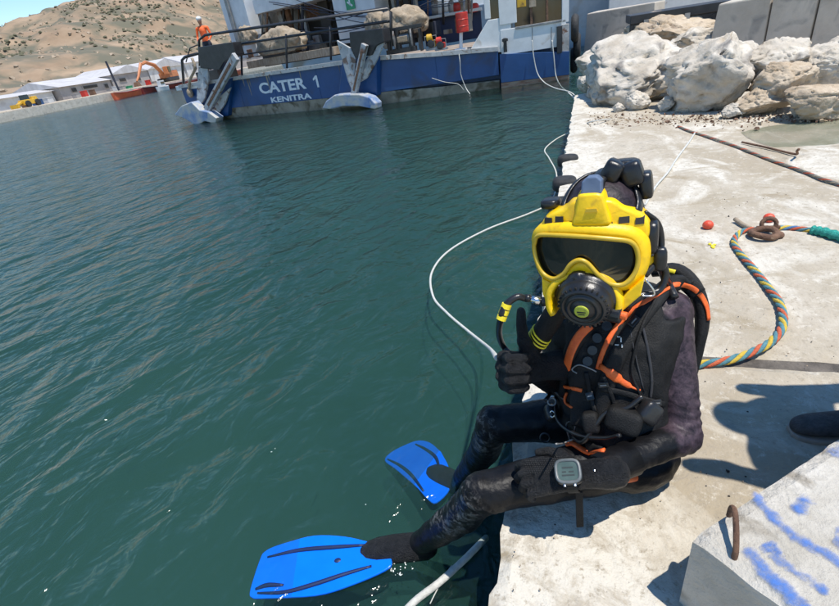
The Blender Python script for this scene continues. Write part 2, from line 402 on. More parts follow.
# px of the near foot, width/depth/height in metres
boulder(646, 106, 1.95, 2.5, 1.0, 3, 'broadest pale boulder, a whitish slope reaching from the water corner to the pitted boulder', rot=.25, sub=5, tilt=.1, yaw=-.12)
boulder(716, 113, 1.45, 1.3, .98, 8, 'big whitish boulder with a shaded pitted front, right of the broad pale slope', rot=-.2, sub=5)
boulder(784, 104, .62, .7, .55, 12, 'ochre wedge shaped boulder leaning right of the big pitted boulder', rot=.4, mt='rock_o', yaw=.45, zb=QZ + .1)
boulder(790, 82, .95, .8, .5, 15, 'flat pale boulder lying on top of the ochre wedge, against the long wall', rot=.1, zb=QZ + .25)
boulder(826, 95, .75, .8, .62, 18, 'light grey rounded boulder right of the flat pale one near the frame edge', rot=.7, zb=QZ + .1)
boulder(766, 117, .62, .5, .36, 21, 'low brownish boulder at the foot of the ochre wedge', rot=.2, mt='rock_o')
boulder(829, 121, .85, .6, .42, 24, 'cream boulder at the edge of the green puddle, lowest at the right', rot=-.3, mt='rock_o')
boulder(850, 70, .6, .6, .55, 27, 'boulder cut by the right frame edge beside the wall', rot=-.3, zb=QZ + .15)
boulder(637, 111, .42, .38, .32, 31, 'grey rounded boulder at the foot of the broad pale slope', rot=-.3)
boulder(598, 106, .30, .3, .22, 35, 'small boulder at the water side foot of the pale slope', rot=.9)
boulder(618, 113, .20, .2, .15, 37, 'fist sized brown stone left of the grey rounded boulder', rot=.1)
boulder(668, 112, .30, .26, .2, 41, 'small pale boulder right of the grey rounded boulder', rot=.5)
boulder(687, 113, .24, .24, .2, 43, 'small knobbly boulder in front of the pitted boulder left side', rot=1.5)
boulder(702, 111, .26, .24, .2, 45, 'small pale knob of rock next to the knobbly boulder', rot=2.1)
boulder(737, 119, .32, .28, .2, 47, 'small dark boulder under the right corner of the pitted boulder', rot=.6)
boulder(800, 118, .22, .2, .18, 49, 'little pale stone between the low brownish and cream boulders', rot=.6)
boulder(603, 82, 1.15, 1.5, .8, 51, 'boulder at the water edge below the short concrete block', rot=.2, zb=QZ)
boulder(585, 92, .35, .5, .35, 53, 'small boulder hanging over the water at the corner of the quay', rot=.2, zb=QZ - .05)
boulder(668, 60, 2.5, 2.4, 1.02, 57, 'buff rubble slope behind the largest pale boulder', rot=.1, sub=5, zb=QZ + .12, mt='rock_o')
boulder(700, 62, 1.5, 1.2, .72, 59, 'pale boulder wedged between rubble slope and the long wall', rot=.4, zb=QZ + .1)
boulder(745, 72, 1.3, .9, .5, 61, 'pale boulder half hidden behind the pitted boulder', rot=1.4, zb=QZ + .1)
# loose chips at the foot of the rocks
rnd = random.Random(5); mb = MB()
for i in range(900):
    px = rnd.uniform(588, 838); py = rnd.gauss(119, 4)
    if py > 134 or (px > 770 and py > 122): continue
    c = PX(px, py); s_ = rnd.uniform(.004, .018) * (1.8 if rnd.random() < .08 else 1)
    Rm = Matrix.Rotation(rnd.uniform(0, 6), 3, V((rnd.random(), rnd.random(), rnd.random() + .1)).normalized())
    mb.mi = 0 if rnd.random() < .6 else 1
    mb.box(c + V((0, 0, s_ * .3)), (s_ * rnd.uniform(1, 2.4), s_, s_ * .7), Rm, .6)
top(mb.build('rock_chips', [M['rock_o'], M['rust']]), 'brown and cream rock chips scattered along the foot of the boulders', 'rubble', kind='stuff')
# grit and crumbs of mortar on the near slabs
mb = MB(); rnd = random.Random(15)
for i in range(700):
    c = V((rnd.uniform(.03, 1.9), rnd.uniform(.3, 3.6), QZ + .002)); s_ = rnd.uniform(.0012, .0045) * (2 if rnd.random() < .05 else 1)
    Rm = Matrix.Rotation(rnd.uniform(0, 6), 3, V((rnd.random(), rnd.random(), rnd.random() + .1)).normalized()); mb.mi = 0 if rnd.random() < .55 else 1
    mb.box(c, (s_ * rnd.uniform(1, 2), s_, s_ * .8), Rm, .6)
top(mb.build('grit', [M['rock_o'], M['rubber']]), 'fine grit and dark crumbs scattered over the near quay slabs', 'grit', kind='stuff')
# puddle
M['puddle'] = mat('green_puddle', (.17, .20, .12), (.30, .31, .22), 3, .04, bump=.03, c3=(.42, .38, .28), s3=3, t3=(.5, .7), spec=.6); M['puddle'].node_tree.nodes['Principled BSDF'].inputs['Alpha'].default_value = .5
pts = [(730, 114), (770, 113), (800, 113), (850, 114), (900, 120), (900, 160), (839, 158), (800, 152), (770, 146), (740, 132)]
mb = MB(); rr_ = catmull([PX(x, y, QZ - .009) for x, y in pts + pts[:1]], 4)[:-1]; mb.add(rr_, [list(range(len(rr_)))])
top(mb.build('puddle', M['puddle']), None, None, kind='structure')

# ================================================================ WALL BLOCKS behind the boulders
def pxwall(x0, x1, ytop0, p, thick, zb, name, label, joints=(), nx=-.8):
    n_ = V((nx, -1, 0)).normalized()
    a = PV(x0, ytop0, p, n_); b = PV(x1, 40, p, n_)
    d = V((n_.y, -n_.x, 0)); d = d if d.x > 0 else -d
    s0 = a.dot(d); s1 = b.dot(d); z1 = a.z
    o_ = empty(name, (a.x, a.y, zb), label, 'wall')
    cuts = [s0] + [PV(j, 30, p, n_).dot(d) for j in joints] + [s1]
    base = a - d * s0; base.z = 0
    for i in range(len(cuts) - 1):
        A_ = base + d * (cuts[i] + .012); B_ = base + d * (cuts[i + 1] - .012)
        mb = MB(); q = [A_, B_, B_ - n_ * thick, A_ - n_ * thick]
        g = [V((k.x, k.y, zb)) for k in q]; h = [V((k.x, k.y, z1)) - (d * .0) for k in q]
        if i == 0: h[0] += d * .10; h[3] += d * .10; h[0].z -= .03
        mb.loft([g, h]); mb.build('concrete_block', M['conc'], o_, bevel=.025)
    return o_
pxwall(712, 905, 3, PX(715, 66, QZ), .42, QZ - .05, 'concrete_wall', 'long grey concrete wall of tall blocks behind the boulders at the right', (766, 812, 860))
pxwall(584, 652, 13, PX(590, 52, QZ), .5, QZ - .05, 'concrete_wall', 'short grey concrete block standing at the water corner behind the rubble', ())

# ================================================================ MACHINERY and shed behind the wall
def yard():
    o_ = empty('flatbed_trailer', (2.6, 12.5, QZ), 'dark flatbed trailer frame parked behind the boulders, cut by the top edge', 'trailer')
    mb = MB(); mb.box((3.2, 13, 1.25), (4.4, 1.6, .16)); mb.box((3.2, 12.3, 1.05), (4.4, .12, .24)); mb.build('bed', M['black'], o_, bevel=.01)
    for i in range(6):
        mb = MB(); mb.box((1.3 + i * .75, 12.18, .95), (.09, .08, .55)); mb.build('post', M['steel'], o_)
    for x in (1.9, 2.7, 4.4):
        mb = MB(); mb.lathe((x, 12.35, QZ + .42), (0, 1, 0), [(-.12, .2), (-.12, .38), (-.08, .42), (.08, .42), (.12, .38), (.12, .2)]); w_ = mb.build('wheel', M['rubber'], o_, smooth=False)
        mb = MB(); mb.lathe((x, 12.2, QZ + .42), (0, 1, 0), [(-.02, .05), (-.02, .19), (.02, .19), (.02, .05)]); mb.build('rim', M['steel'], w_)
    s_ = empty('warehouse', (9, 26, QZ), 'white and blue sheet metal building far behind the long concrete wall', 'building')
    mb = MB(); mb.box((9, 28, 3.2), (16, 4, 5.6)); mb.build('wall', M['white'], s_)
    mb = MB(); mb.box((9, 25.95, 2.2), (16, .08, .5)); mb.build('stripe', M['blue'], s_)
    for i in range(6):
        mb = MB(); mb.box((3.5 + i * 2.2, 25.93, 3.3), (1.1, .1, .9)); f_ = mb.build('window', M['steel'], s_)
        mb = MB(); mb.box((3.5 + i * 2.2, 25.86, 3.3), (.95, .04, .75)); mb.build('pane', M['glass'], f_)
yard()

# ================================================================ DIVER
def zs(z): return QZ + (z - .45) * .893
M['neo'] = None
def suit_mat():
    m_ = bpy.data.materials.new('neoprene'); m_.use_nodes = True; n = m_.node_tree; b = n.nodes['Principled BSDF']; L = n.links.new
    tc = n.nodes.new('ShaderNodeTexCoord'); at = n.nodes.new('ShaderNodeAttribute'); at.attribute_name = 'wear'
    def noi(s, d=6, r=.6, dist=0.):
        q = n.nodes.new('ShaderNodeTexNoise'); q.inputs['Scale'].default_value = s; q.inputs['Detail'].default_value = d; q.inputs['Roughness'].default_value = r; q.inputs['Distortion'].default_value = dist
        L(tc.outputs['Object'], q.inputs['Vector']); return q.outputs['Fac']
    def ramp(f, a, b_, ca=(0, 0, 0), cb=(1, 1, 1)):
        q = n.nodes.new('ShaderNodeValToRGB'); q.color_ramp.elements[0].position = a; q.color_ramp.elements[1].position = b_
        q.color_ramp.elements[0].color = (*ca, 1); q.color_ramp.elements[1].color = (*cb, 1); L(f, q.inputs[0]); return q.outputs[0]
    def mul(a, c):
        q = n.nodes.new('ShaderNodeMath'); q.operation = 'MULTIPLY'; L(a, q.inputs[0]); L(c, q.inputs[1]); return q.outputs[0]
    def mix(f, a, c):
        q = n.nodes.new('ShaderNodeMix'); q.data_type = 'RGBA'; L(f, q.inputs[0])
        for i, k in ((6, a), (7, c)):
            if isinstance(k, tuple): q.inputs[i].default_value = (*k, 1)
            else: L(k, q.inputs[i])
        return q.outputs[2]
    sp = n.nodes.new('ShaderNodeSeparateColor'); L(at.outputs['Color'], sp.inputs[0])
    c = ramp(noi(14), .35, .7, (.004, .004, .005), (.011, .0105, .011))
    # knees: rubbed grey overprint; sleeve: heather plum camouflage
    c = mix(mul(sp.outputs[0], ramp(noi(30, 9, .75, .6), .50, .62)), c, (.16, .15, .14))
    pl = ramp(noi(34, 9, .75, .4), .38, .66, (.016, .012, .016), (.085, .058, .072))
    c = mix(sp.outputs[1], c, pl)
    L(c, b.inputs['Base Color'])
    b.inputs['Roughness'].default_value = .44; b.inputs['Specular IOR Level'].default_value = .22
    bp = n.nodes.new('ShaderNodeBump'); bp.inputs['Strength'].default_value = .5; bp.inputs['Distance'].default_value = .004; L(noi(55, 6, .65, .5), bp.inputs['Height'])
    bp2 = n.nodes.new('ShaderNodeBump'); bp2.inputs['Strength'].default_value = .6; bp2.inputs['Distance'].default_value = .02; L(noi(9, 4, .5, .3), bp2.inputs['Height']); L(bp2.outputs[0], bp.inputs['Normal'])
    L(bp.outputs[0], b.inputs['Normal']); return m_
M['neo'] = suit_mat()
M['glove'] = mat('glove_rubber', (.010, .010, .011), (.022, .022, .024), 40, .42, bump=.8, bscale=190, spec=.3)
M['web'] = mat('black_webbing', (.006, .006, .006), (.013, .0125, .0125), 30, .6, bump=.35, bscale=260, spec=.3)
M['gear'] = mat('black_gear_plastic', (.010, .010, .011), (.018, .018, .019), 12, .32, bump=.1)
M['myellow'] = mat('mask_yellow', (.88, .54, .002), (.92, .59, .003), 8, .30, bump=.12, bscale=60, coat=0, c3=(.55, .32, .015), s3=24, t3=(.57, .74), rough2=.45)
M['bezel'] = mat('mask_bezel', (.52, .34, .02), (.58, .39, .03), 30, .35)
M['lens'] = mat('mask_lens', (.006, .007, .006), (.012, .013, .010), 5, .07, spec=.7)
M['chrome'] = mat('chrome', (.55, .56, .58), (.65, .66, .68), 9, .22, 1)
M['buckle'] = mat('buckle_blue', (.10, .14, .22), (.15, .20, .30), 20, .4)
M['label'] = mat('regulator_label', (.50, .52, .05), (.30, .36, .05), 90, .5)
M['tapey'] = mat('yellow_tape', (.85, .66, .02), (.9, .72, .04), 30, .5)
M['lcd'] = mat('lcd', (.06, .09, .08), (.09, .125, .11), 20, .18)
M['dbezel'] = mat('computer_bezel', (.09, .10, .10), (.15, .16, .16), 20, .35)
M['fin'] = mat('fin_blue', (.001, .135, .80), (.002, .17, .90), 4, .18, spec=.5)
M['finrib'] = mat('fin_rib', (.004, .012, .05), (.006, .018, .08), 8, .5)
M['boot'] = M['boot']

diver = empty('person', (PX(600, 440, QZ)), 'seated diver in black wetsuit, yellow full face mask and blue fins, thumb up', 'person')
Lh = PX(622, 460, zs(.56)); Rh = PX(598, 417, zs(.58))
Lk = PX(480, 494, zs(.545)); Rk = PX(493, 424, zs(.55))
La = PX(420, 543, .035); Ra = PX(459, 485, -.10)
Ls = PX(668, 312, zs(.985)); Rs = PX(578, 318, zs(.98)) + V((-.03, .06, 0))
hd = ray(597, 236); HC = PX(600, 232, QZ + .80)
Le = PX(684, 436, zs(.68)); Lw = PX(592, 474, .625)
Rw = PX(532, 368, zs(.90)); Re = Rs.lerp(Rw, .5) + V((.01, .03, -.19))
nk = (Ls + Rs) / 2 + V((-.02, .0, .045))
print('lens', [(a, round(b, 3)) for a, b in (('thighL', (Lh - Lk).length), ('thighR', (Rh - Rk).length), ('shinL', (Lk - La).length), ('shinR', (Rk - Ra).length), ('uaL', (Ls - Le).length), ('faL', (Le - Lw).length), ('uaR', (Rs - Re).length), ('faR', (Re - Rw).length), ('sh', (Ls - Rs).length), ('neck', (HC - nk).length), ('torso', ((Ls + Rs) / 2 - (Lh + Rh) / 2).length))])
print('px', proj(Re), proj(HC))
pel = (Lh + Rh) / 2 + V((.01, .0, .0))
latH = (Lh - Rh).normalized(); latS = (Ls - Rs).normalized(); upT = (nk - pel).normalized()
def ring(c, lat, a, b, n=28, pw=.85, back=1.0):
    fr = upT.cross(lat).normalized(); lat = fr.cross(upT).normalized(); out = []
    for i in range(n):
        t = 2 * math.pi * i / n; cx = math.copysign(abs(math.cos(t)) ** pw, math.cos(t)); sy = math.copysign(abs(math.sin(t)) ** pw, math.sin(t))
        out.append(c + lat * a * cx + fr * b * sy)
    return out
def torso(mb, grow=0, t0=0, t1=1):
    keys = [(0, .150, .115), (.12, .165, .125), (.35, .150, .112), (.55, .155, .115), (.75, .172, .122), (.88, .172, .108), (.97, .12, .085), (1.04, .06, .06)]
    rings = []
    for t, a, b in keys:
        if t < t0 or t > t1: continue
        c = pel.lerp(nk, t); c += -upT.cross(latH.lerp(latS, t)).normalized() * 0
        rings.append(ring(c, latH.lerp(latS, min(1, t)).normalized(), a + grow, b + grow))
    mb.loft(rings)
mb = MB(); torso(mb)
mb.ell(pel + V((.03, 0, -.01)), .155, .17, .105)
cap = mb.capsule
for s_, h, k, a in ((0, Lh, Lk, La), (1, Rh, Rk, Ra)):
    cap(h, k, .082, .058); md = k.lerp(a, .33); bk = V((.02, 0, 0))
    cap(k, md + bk, .056, .057); cap(md + bk, a, .057, .041)
    cap(k + V((.0, 0, .012)), k + V((-.012, 0, -.03)), .055, .055)
cap(Ls, Le, .060, .046); cap(Ls + (nk - Ls) * .35, Ls, .065, .066); cap(Le, Lw, .046, .034)
cap(Rs, Re, .060, .048); cap(Rs + (nk - Rs) * .35, Rs, .064, .064); cap(Re, Rw, .048, .036)
cap(nk - upT * .06, HC - UP * .04, .068, .066)
# head in its own frame: hr right, hu up, hf forwards (towards what the diver looks at, the camera)
hf = (-hd * 1.0 - UP * .30 - RT * .16).normalized()
hu = (UP * 1.0 + RT * .05); hu = (hu - hf * hu.dot(hf)).normalized(); hr = hu.cross(hf).normalized()
dep = (HC - CAM).dot(FW); s = dep / FPX
print('head scale mm/px', s * 1000, 'hr.RT', hr.dot(RT))
HM = Matrix((hr, hu, hf)).transposed()
hc0 = HC
mb.ell(hc0 + hu * 3 * s - hf * 10 * s, 42 * s, 53 * s, 46 * s, HM, 24, 14)
mb.ell(hc0 - hu * 28 * s + hf * 4 * s, 27 * s, 26 * s, 30 * s, HM, 20, 12)
# feet (in the boots)
Lt = PX(352, 556, -.01); Rt = PX(440, 482, -.13)
Lt = La + (Lt - La).normalized() * .17; Rt = Ra + (V((-.16, .10, -.06))).normalized() * .15
cap(La + V((.02, 0, -.02)), Lt, .044, .032); cap(Ra + V((.02, 0, -.02)), Rt, .044, .032)
body = mb.build('body', M['neo'], diver)
wr = [(Le, (Lw - Ls).normalized(), .10, .0020, .024), (Lk, (La - Lh).normalized(), .10, .003, .02), (Rk, (Ra - Rh).normalized(), .10, .003, .02),
      (La, (Lk - La).normalized(), .09, .0045, .02), (Lw.lerp(Le, .4), (Lw - Le).normalized(), .09, .002, .022), (pel.lerp(nk, .3), upT, .14, .004, .035), (Ls.lerp(Le, .8), (Le - Ls).normalized(), .08, .003, .024)]
def wrinkle(p, n_):
    d = .0042 * noise.noise(p * 12) + .0028 * (.5 - abs(noise.noise(V((p.x * 16, p.y * 16, p.z * 30))))) + .0014 * noise.noise(p * 40)
    for c, ax, rad, amp, wl in wr:
        q = (p - c).length
        if q < rad:
            k = 1 - q / rad; ph = (p - c).dot(ax) / wl * 6.283 + 2.5 * noise.noise(p * 18)
            d += amp * k * math.sin(ph) * (.6 + .8 * noise.noise(p * 9 + V((3, 3, 3))))
    return d
remesh(body, .0062, 7, wrinkle)
me = body.data; ca = me.color_attributes.new('wear', 'FLOAT_COLOR', 'POINT'); o0 = origin(body)
def segd(p, a, b):
    ab = b - a; t = max(0, min(1, (p - a).dot(ab) / ab.dot(ab))); return (p - a - ab * t).length, t
Kp = [Lk + V((-.05, -.03, .0)), Rk + V((-.05, -.03, .02))]; Kq = [Lk.lerp(La, .45) + V((-.04, -.03, 0)), Rk.lerp(Ra, .2)]
for v_ in me.vertices:
    p = v_.co + o0; w0 = 0
    for a, b in zip(Kp, Kq):
        d, t = segd(p, a, b); w0 = max(w0, max(0, min(1, (.085 - d) / .04)))
    d1, t1 = segd(p, Ls, Le); w1 = max(0, min(1, (.088 - d1) / .014))
    if w1 > 0 and (p - Le).length < .09: w1 *= 1
    dh = (p - (hc0 + hu * 6 * s)).length; 
    wh = .55 if dh < .17 else 0
    ca.data[v_.index].color = (w0, max(w1, wh), 0, 1)

# buoyancy vest
mb = MB(); torso(mb, .020, .1, .90)
fr = latS.cross(upT).normalized()
if fr.dot(CAM - nk) < 0: fr = -fr
for sh in (Ls, Rs):
    b_ = nk.lerp(sh, .62)
    pts = [b_ + fr * .115 - upT * .26, b_ + fr * .135 - upT * .15, b_ + fr * .10 + upT * .0, b_ + upT * .050, b_ - fr * .09 + upT * .0, b_ - fr * .12 - upT * .12]
    mb.tube(catmull(pts, 5), .040, 14, flat=.55, up=fr)
mb.box(pel.lerp(nk, .30) + fr * .10 - latS * .00, (.22, .08, .10), Matrix((latS, fr, upT)).transposed())
vest = mb.build('vest', M['web'], diver)
remesh(vest, .006, 6, lambda p, n_: .005 * noise.noise(p * 14) + .003 * noise.noise(p * 33))

def bvh(*obs):
    vs = []; fs = []
    for o in obs:
        oo = origin(o); b = len(vs); vs += [v_.co + oo for v_ in o.data.vertices]; fs += [[b + i for i in p.vertices] for p in o.data.polygons]
    return BVHTree.FromPolygons(vs, fs)
# air cell that wraps round behind the near shoulder and arm
ds = (Ls - CAM).length
mb = MB(); pts = [PT(652, 272, ds + .06), PT(676, 270, ds + .05), PT(694, 287, ds + .05), PT(702, 315, ds + .06), PT(699, 345, ds + .07), PT(692, 372, ds + .09), PT(684, 400, ds + .13)]
mb.tube(catmull(pts, 5), [.015 + .007 * math.sin(math.pi * min(1, i / 20)) for i in range(31)], 14, flat=1.3, up=FW)
wing = mb.build('air_cell', M['web'], diver, smooth=True)
tree = bvh(body, vest, wing)
def hit(x, y, tr=None):
    h, n_, i, d = (tr or tree).ray_cast(CAM, ray(x, y)); return h, n_
def on_body(px, w_, th, name, mt, lift=.004, k=5, sm=True, tr=None):
    pp = catmull([V((x, y, 0)) for x, y in px], k); P_ = []; N_ = []; last = None
    for q in pp:
        h, n_ = hit(q.x, q.y, tr)
        if h is None: h = PT(q.x, q.y, last or (Ls - CAM).length); n_ = -ray(q.x, q.y)
        last = (h - CAM).length; P_.append(h); N_.append(n_)
    for _ in range(3):
        P_ = [P_[0]] + [(P_[i - 1] + P_[i] * 2 + P_[i + 1]) / 4 for i in range(1, len(P_) - 1)] + [P_[-1]]
        N_ = [N_[0]] + [(N_[i - 1] + N_[i] * 2 + N_[i + 1]).normalized() for i in range(1, len(N_) - 1)] + [N_[-1]]
    rings = []
    for i, (p, n_) in enumerate(zip(P_, N_)):
        t = (P_[min(i + 1, len(P_) - 1)] - P_[max(0, i - 1)]).normalized(); sd = t.cross(n_).normalized(); n2 = sd.cross(t)
        if n2.dot(n_) < 0: n2 = -n2
        ww = w_[min(len(w_) - 1, int(i / len(P_) * len(w_)))] if isinstance(w_, (list, tuple)) else w_
        p = p + n2 * lift
        rings.append([p - sd * ww / 2 - n2 * th, p + sd * ww / 2 - n2 * th, p + sd * ww / 2 + n2 * th * .3, p + sd * ww * .3 + n2 * th, p - sd * ww * .3 + n2 * th, p - sd * ww / 2 + n2 * th * .3])
    mb = MB(); mb.loft(rings); return mb.build(name, mt, diver, smooth=sm)
on_body([(600, 420), (604, 395), (612, 368), (628, 336), (650, 305), (668, 286), (685, 282), (698, 294)], .045, .008, 'shoulder_strap', M['web'], .006)
on_body([(562, 392), (566, 370), (574, 345), (590, 322)], .040, .008, 'shoulder_strap', M['web'], .006)
tree = bvh(body, vest, wing, *[o for o in diver.children if o.name.startswith('shoulder_strap')])
on_body([(598, 369), (603, 352), (614, 330), (630, 312), (650, 299), (664, 290)],   .013, .002, 'orange_trim', M['orange'], .003)
on_body([(658, 293), (664, 290), (674, 285), (686, 285), (698, 292), (706, 306), (708, 320)], .014, .002, 'orange_trim', M['orange'], .003)
on_body([(566, 371), (571, 352), (579, 336), (590, 325)], .024, .002, 'orange_trim', M['orange'], .003)
on_body([(601, 366), (612, 374), (626, 384), (640, 390)], [.016, .026, .016, .006], .003, 'orange_flap', M['orange'])
on_body([(565, 386), (575, 388), (582, 390)], .012, .003, 'orange_trim', M['orange'])
on_body([(566, 392), (566, 402), (572, 406)], .008, .003, 'orange_trim', M['orange'])
for x, y in ((607, 326), (598, 338), (592, 350), (587, 361)):
    h, n_ = hit(x, y)
    if h is None: continue
    mb = MB(); mb.lathe(h + n_ * .003, n_, [(0, .008), (0, .013), (.004, .013), (.004, .008)], 14); mb.build('eyelet', M['gear'], diver, smooth=False)

# seams, piping and small webbing
M['seam'] = mat('seam_tape', (.020, .019, .021), (.034, .032, .034), 60, .5)
for px, w_ in (([(636, 306), (646, 340), (652, 378), (650, 400)], .007), ([(628, 318), (634, 350), (644, 392)], .004),
              ([(600, 388), (622, 392), (646, 400), (664, 404)], .016), ([(586, 372), (590, 392), (596, 412)], .012), ([(604, 376), (612, 396), (618, 412)], .010)):
    on_body(px, w_, .0018, 'webbing' if w_ > .006 else 'seam', M['seam'] if w_ < .008 else M['web'], .002 if w_ < .008 else .005)
for (x, y, a_, sx_, sy_) in ((634, 322, .9, .020, .014), (604, 384, .2, .018, .012), (590, 396, .3, .014, .018), (655, 402, .1, .018, .014)):
    h, n_ = hit(x, y)
    if h is not None:
        u = (UP - n_ * UP.dot(n_)).normalized(); Mq = Matrix((u.cross(n_), u, n_)).transposed() @ Matrix.Rotation(a_, 3, 'Z')
        mb = MB(); mb.box(h + n_ * .007, (sx_ * 1.5, sy_ * 1.3, .006), Mq); bq = mb.build('side_buckle', M['gear'], diver, bevel=.002)
        mb = MB(); mb.box(h + n_ * .0105, (sx_ * .9, .003, .002), Mq); mb.build('buckle_bar', M['steel'], bq)
# waist gear
def blob(x, y, wx, wy, wz, name, mt, lift=.01, rz=0, pw=.5):
    h, n_ = hit(x, y)
    if h is None: h = PT(x, y, (pel - CAM).length - .1); n_ = -ray(x, y)
    u = (UP - n_ * UP.dot(n_)).normalized(); sd = u.cross(n_)
    Mm = Matrix((sd, u, n_)).transposed() @ Matrix.Rotation(rz, 3, 'Z')
    mb = MB(); mb.ell(h + n_ * lift, wx, wy, wz, Mm, 24, 12, pw); return mb.build(name, mt, diver, smooth=True)
blob(625, 418, .045, .034, .030, 'pocket', M['web'], .02, R(-15))
blob(592, 420, .022, .030, .024, 'pocket', M['web'], .02, R(10))
blob(600, 447, .032, .020, .020, 'pocket', M['web'], .01)
blob(645, 410, .028, .030, .02, 'weight_pouch', M['gear'], .02, R(-35))
blob(560, 412, .022, .028, .02, 'inflator', M['gear'], .03, R(20), .8)
def ringm(x, y, r1, r2, name, mt, lift=.02, tilt=0):
    h, n_ = hit(x, y)
    if h is None: h = PT(x, y, (pel - CAM).length - .15); n_ = -ray(x, y)
    n_ = (n_ - ray(x, y) * .8).normalized(); c = h + n_ * lift; u = n_.orthogonal().normalized(); v2 = n_.cross(u)
    mb = MB(); mb.tube([c + u * math.cos(a) * r1 + v2 * math.sin(a) * r1 for a in [2 * math.pi * i / 20 for i in range(21)]], r2, 8, cap=False); return mb.build(name, mt, diver, smooth=True)
ringm(553, 407, .012, .0028, 'ring', M['steel'], .045)
ringm(561, 414, .009, .0022, 'ring', M['chrome'], .04)
ringm(577, 427, .015, .003, 'ring', M['gear'], .03)
ringm(545, 432, .014, .003, 'ring', M['gear'], .05)
def hose(px, r, name, mt, lift=.012, k=6, parent=None, t=None, n=10):
    pts = []; last = None
    for q in px:
        x, y = q[:2]
        if len(q) > 2: p = PT(x, y, q[2])
        else:
            h, n_ = hit(x, y)
            p = h + n_ * lift if h is not None else PT(x, y, last or 1.2)
        last = (p - CAM).length; pts.append(p)
    mb = MB(); mb.tube(catmull(pts, k), r, n); return mb.build(name, mt, parent or diver, smooth=True)
hose([(640, 392), (628, 405), (612, 410), (600, 425), (590, 440), (575, 446)], .0065, 'hose', M['gear'], .03)
hose([(545, 388), (556, 400), (566, 418), (585, 432), (606, 436), (620, 448)], .0055, 'hose', M['gear'], .035)
hose([(578, 372), (570, 366), (580, 364), (590, 368), (598, 371)], .002, 'cord', M['steel'], .012)
hose([(556, 444), (564, 452), (574, 448), (580, 438), (576, 430)], .0022, 'cord', M['steel'], .03)
hose([(660, 262), (664, 285), (672, 300)], .012, 'hose', M['gear'], .015)
hose([(655, 300), (640, 330), (632, 370), (640, 395)], .004, 'hose', M['web'], .004)

# hems in orange under the near forearm
on_body([(566, 447), (574, 446), (584, 452), (594, 455), (606, 453)], .016, .004, 'orange_trim', M['orange'], .008)
fa0 = Lw.lerp(Le, .25); 
mb = MB(); mb.tube(catmull([PT(596, 484, (Lw - CAM).length + .06), PT(620, 481, (Lw - CAM).length + .07), PT(640, 477, (Le - CAM).length - .01), PT(660, 466, (Le - CAM).length + .02)], 5), .009, 8, flat=.4, up=FW)
mb.build('orange_trim', M['orange'], diver, smooth=True)
# dangling tags
mb = MB(); a = PX(579, 492, zs(.60)); b = PX(580, 527, QZ + .02)
mb.beam(a, b, .020, .005, -FW); mb.build('loose_strap', M['web'], diver, bevel=.002)
# small print on the chest
h, n_ = hit(620, 343)
if h is not None:
    for dx, dy, w1, h1 in ((-3, 2, .010, .003), (1, -3, .003, .012), (-1, -6, .008, .003), (2, 3, .003, .008)):
        q, n2 = hit(620 + dx, 343 + dy)
        if q is not None:
            u = (UP - n2 * UP.dot(n2)).normalized(); mb = MB(); mb.box(q + n2 * .001, (w1, h1, .001), Matrix((u.cross(n2), u, n2)).transposed())
            mb.build('chest_emblem', M['white'], diver)

# ---- hands
def hand(wp, fx, fy, fz, curls, thumb, spread=.05, sc=1.0, name='glove', thumbside=1):
    """wp wrist, fx towards the fingers, fy towards the index side, fz back of the hand; curls: three bends for each of four fingers"""
    fx = fx.normalized(); fz = (fz - fx * fz.dot(fx)).normalized(); fy_ = fz.cross(fx)
    if fy_.dot(fy) < 0: fy_ = -fy_
    fy = fy_
    def P_(x, y, z): return wp + (fx * x + fy * y + fz * z) * sc
    mb = MB(); c_ = lambda a, b, r1, r2: mb.capsule(a, b, r1 * sc, r2 * sc, 12)
    for y0, y1, r1, r2 in ((.020, .031, .019, .015), (.006, .011, .020, .0155), (-.008, -.010, .020, .015), (-.020, -.029, .018, .014)):
        c_(P_(-.005, y0 * .7, 0), P_(.088 - abs(y1) * .25, y1, .001), r1, r2)
    c_(P_(-.075, 0, 0), P_(.01, 0, 0), .036, .029)
    lens = ((.046, .028, .022), (.050, .032, .023), (.046, .030, .022), (.036, .023, .020))
    for i, y in enumerate((.033, .011, -.011, -.032)):
        a = 0; p = P_(.086 - abs(y) * .25, y, .001); sp_ = (y / .033) * spread
        for j, l in enumerate(lens[i]):
            a += curls[i][j]
            d = (fx * math.cos(a) * math.cos(sp_) + fy * math.sin(sp_) * math.cos(a) - fz * math.sin(a))
            q = p + d * l * sc; r = .0118 - .0009 * j; c_(p, q, r, r - .0008); p = q
    p = P_(.012, .026, -.008)
    for l, (tx, ty, tz), r in zip((.046, .034, .030), thumb, (.018, .0135, .0118)):
        d = (fx * tx + fy * ty + fz * tz).normalized(); q = p + d * l * sc; c_(p, q, r, r - .0018); p = q
    o = mb.build(name, M['glove'], diver); remesh(o, .0026 * sc, 3, lambda q, n_: .0007 * noise.noise(q * 90) + .0006 * noise.noise(q * 40)); return o
# near hand lies on the thigh, fingers bent over it
kn = PX(520, 478, .585)
fx = (kn - Lw).normalized(); 
hand(Lw + fx * .035, fx, V((0, 1, .2)), V((-.25, -.45, .95)), [(.25, .55, .45), (.3, .7, .5), (.35, .8, .5), (.4, .8, .5)], ((.6, .7, -.4), (.8, .4, -.4), (.9, .1, -.4)), sc=1.12)
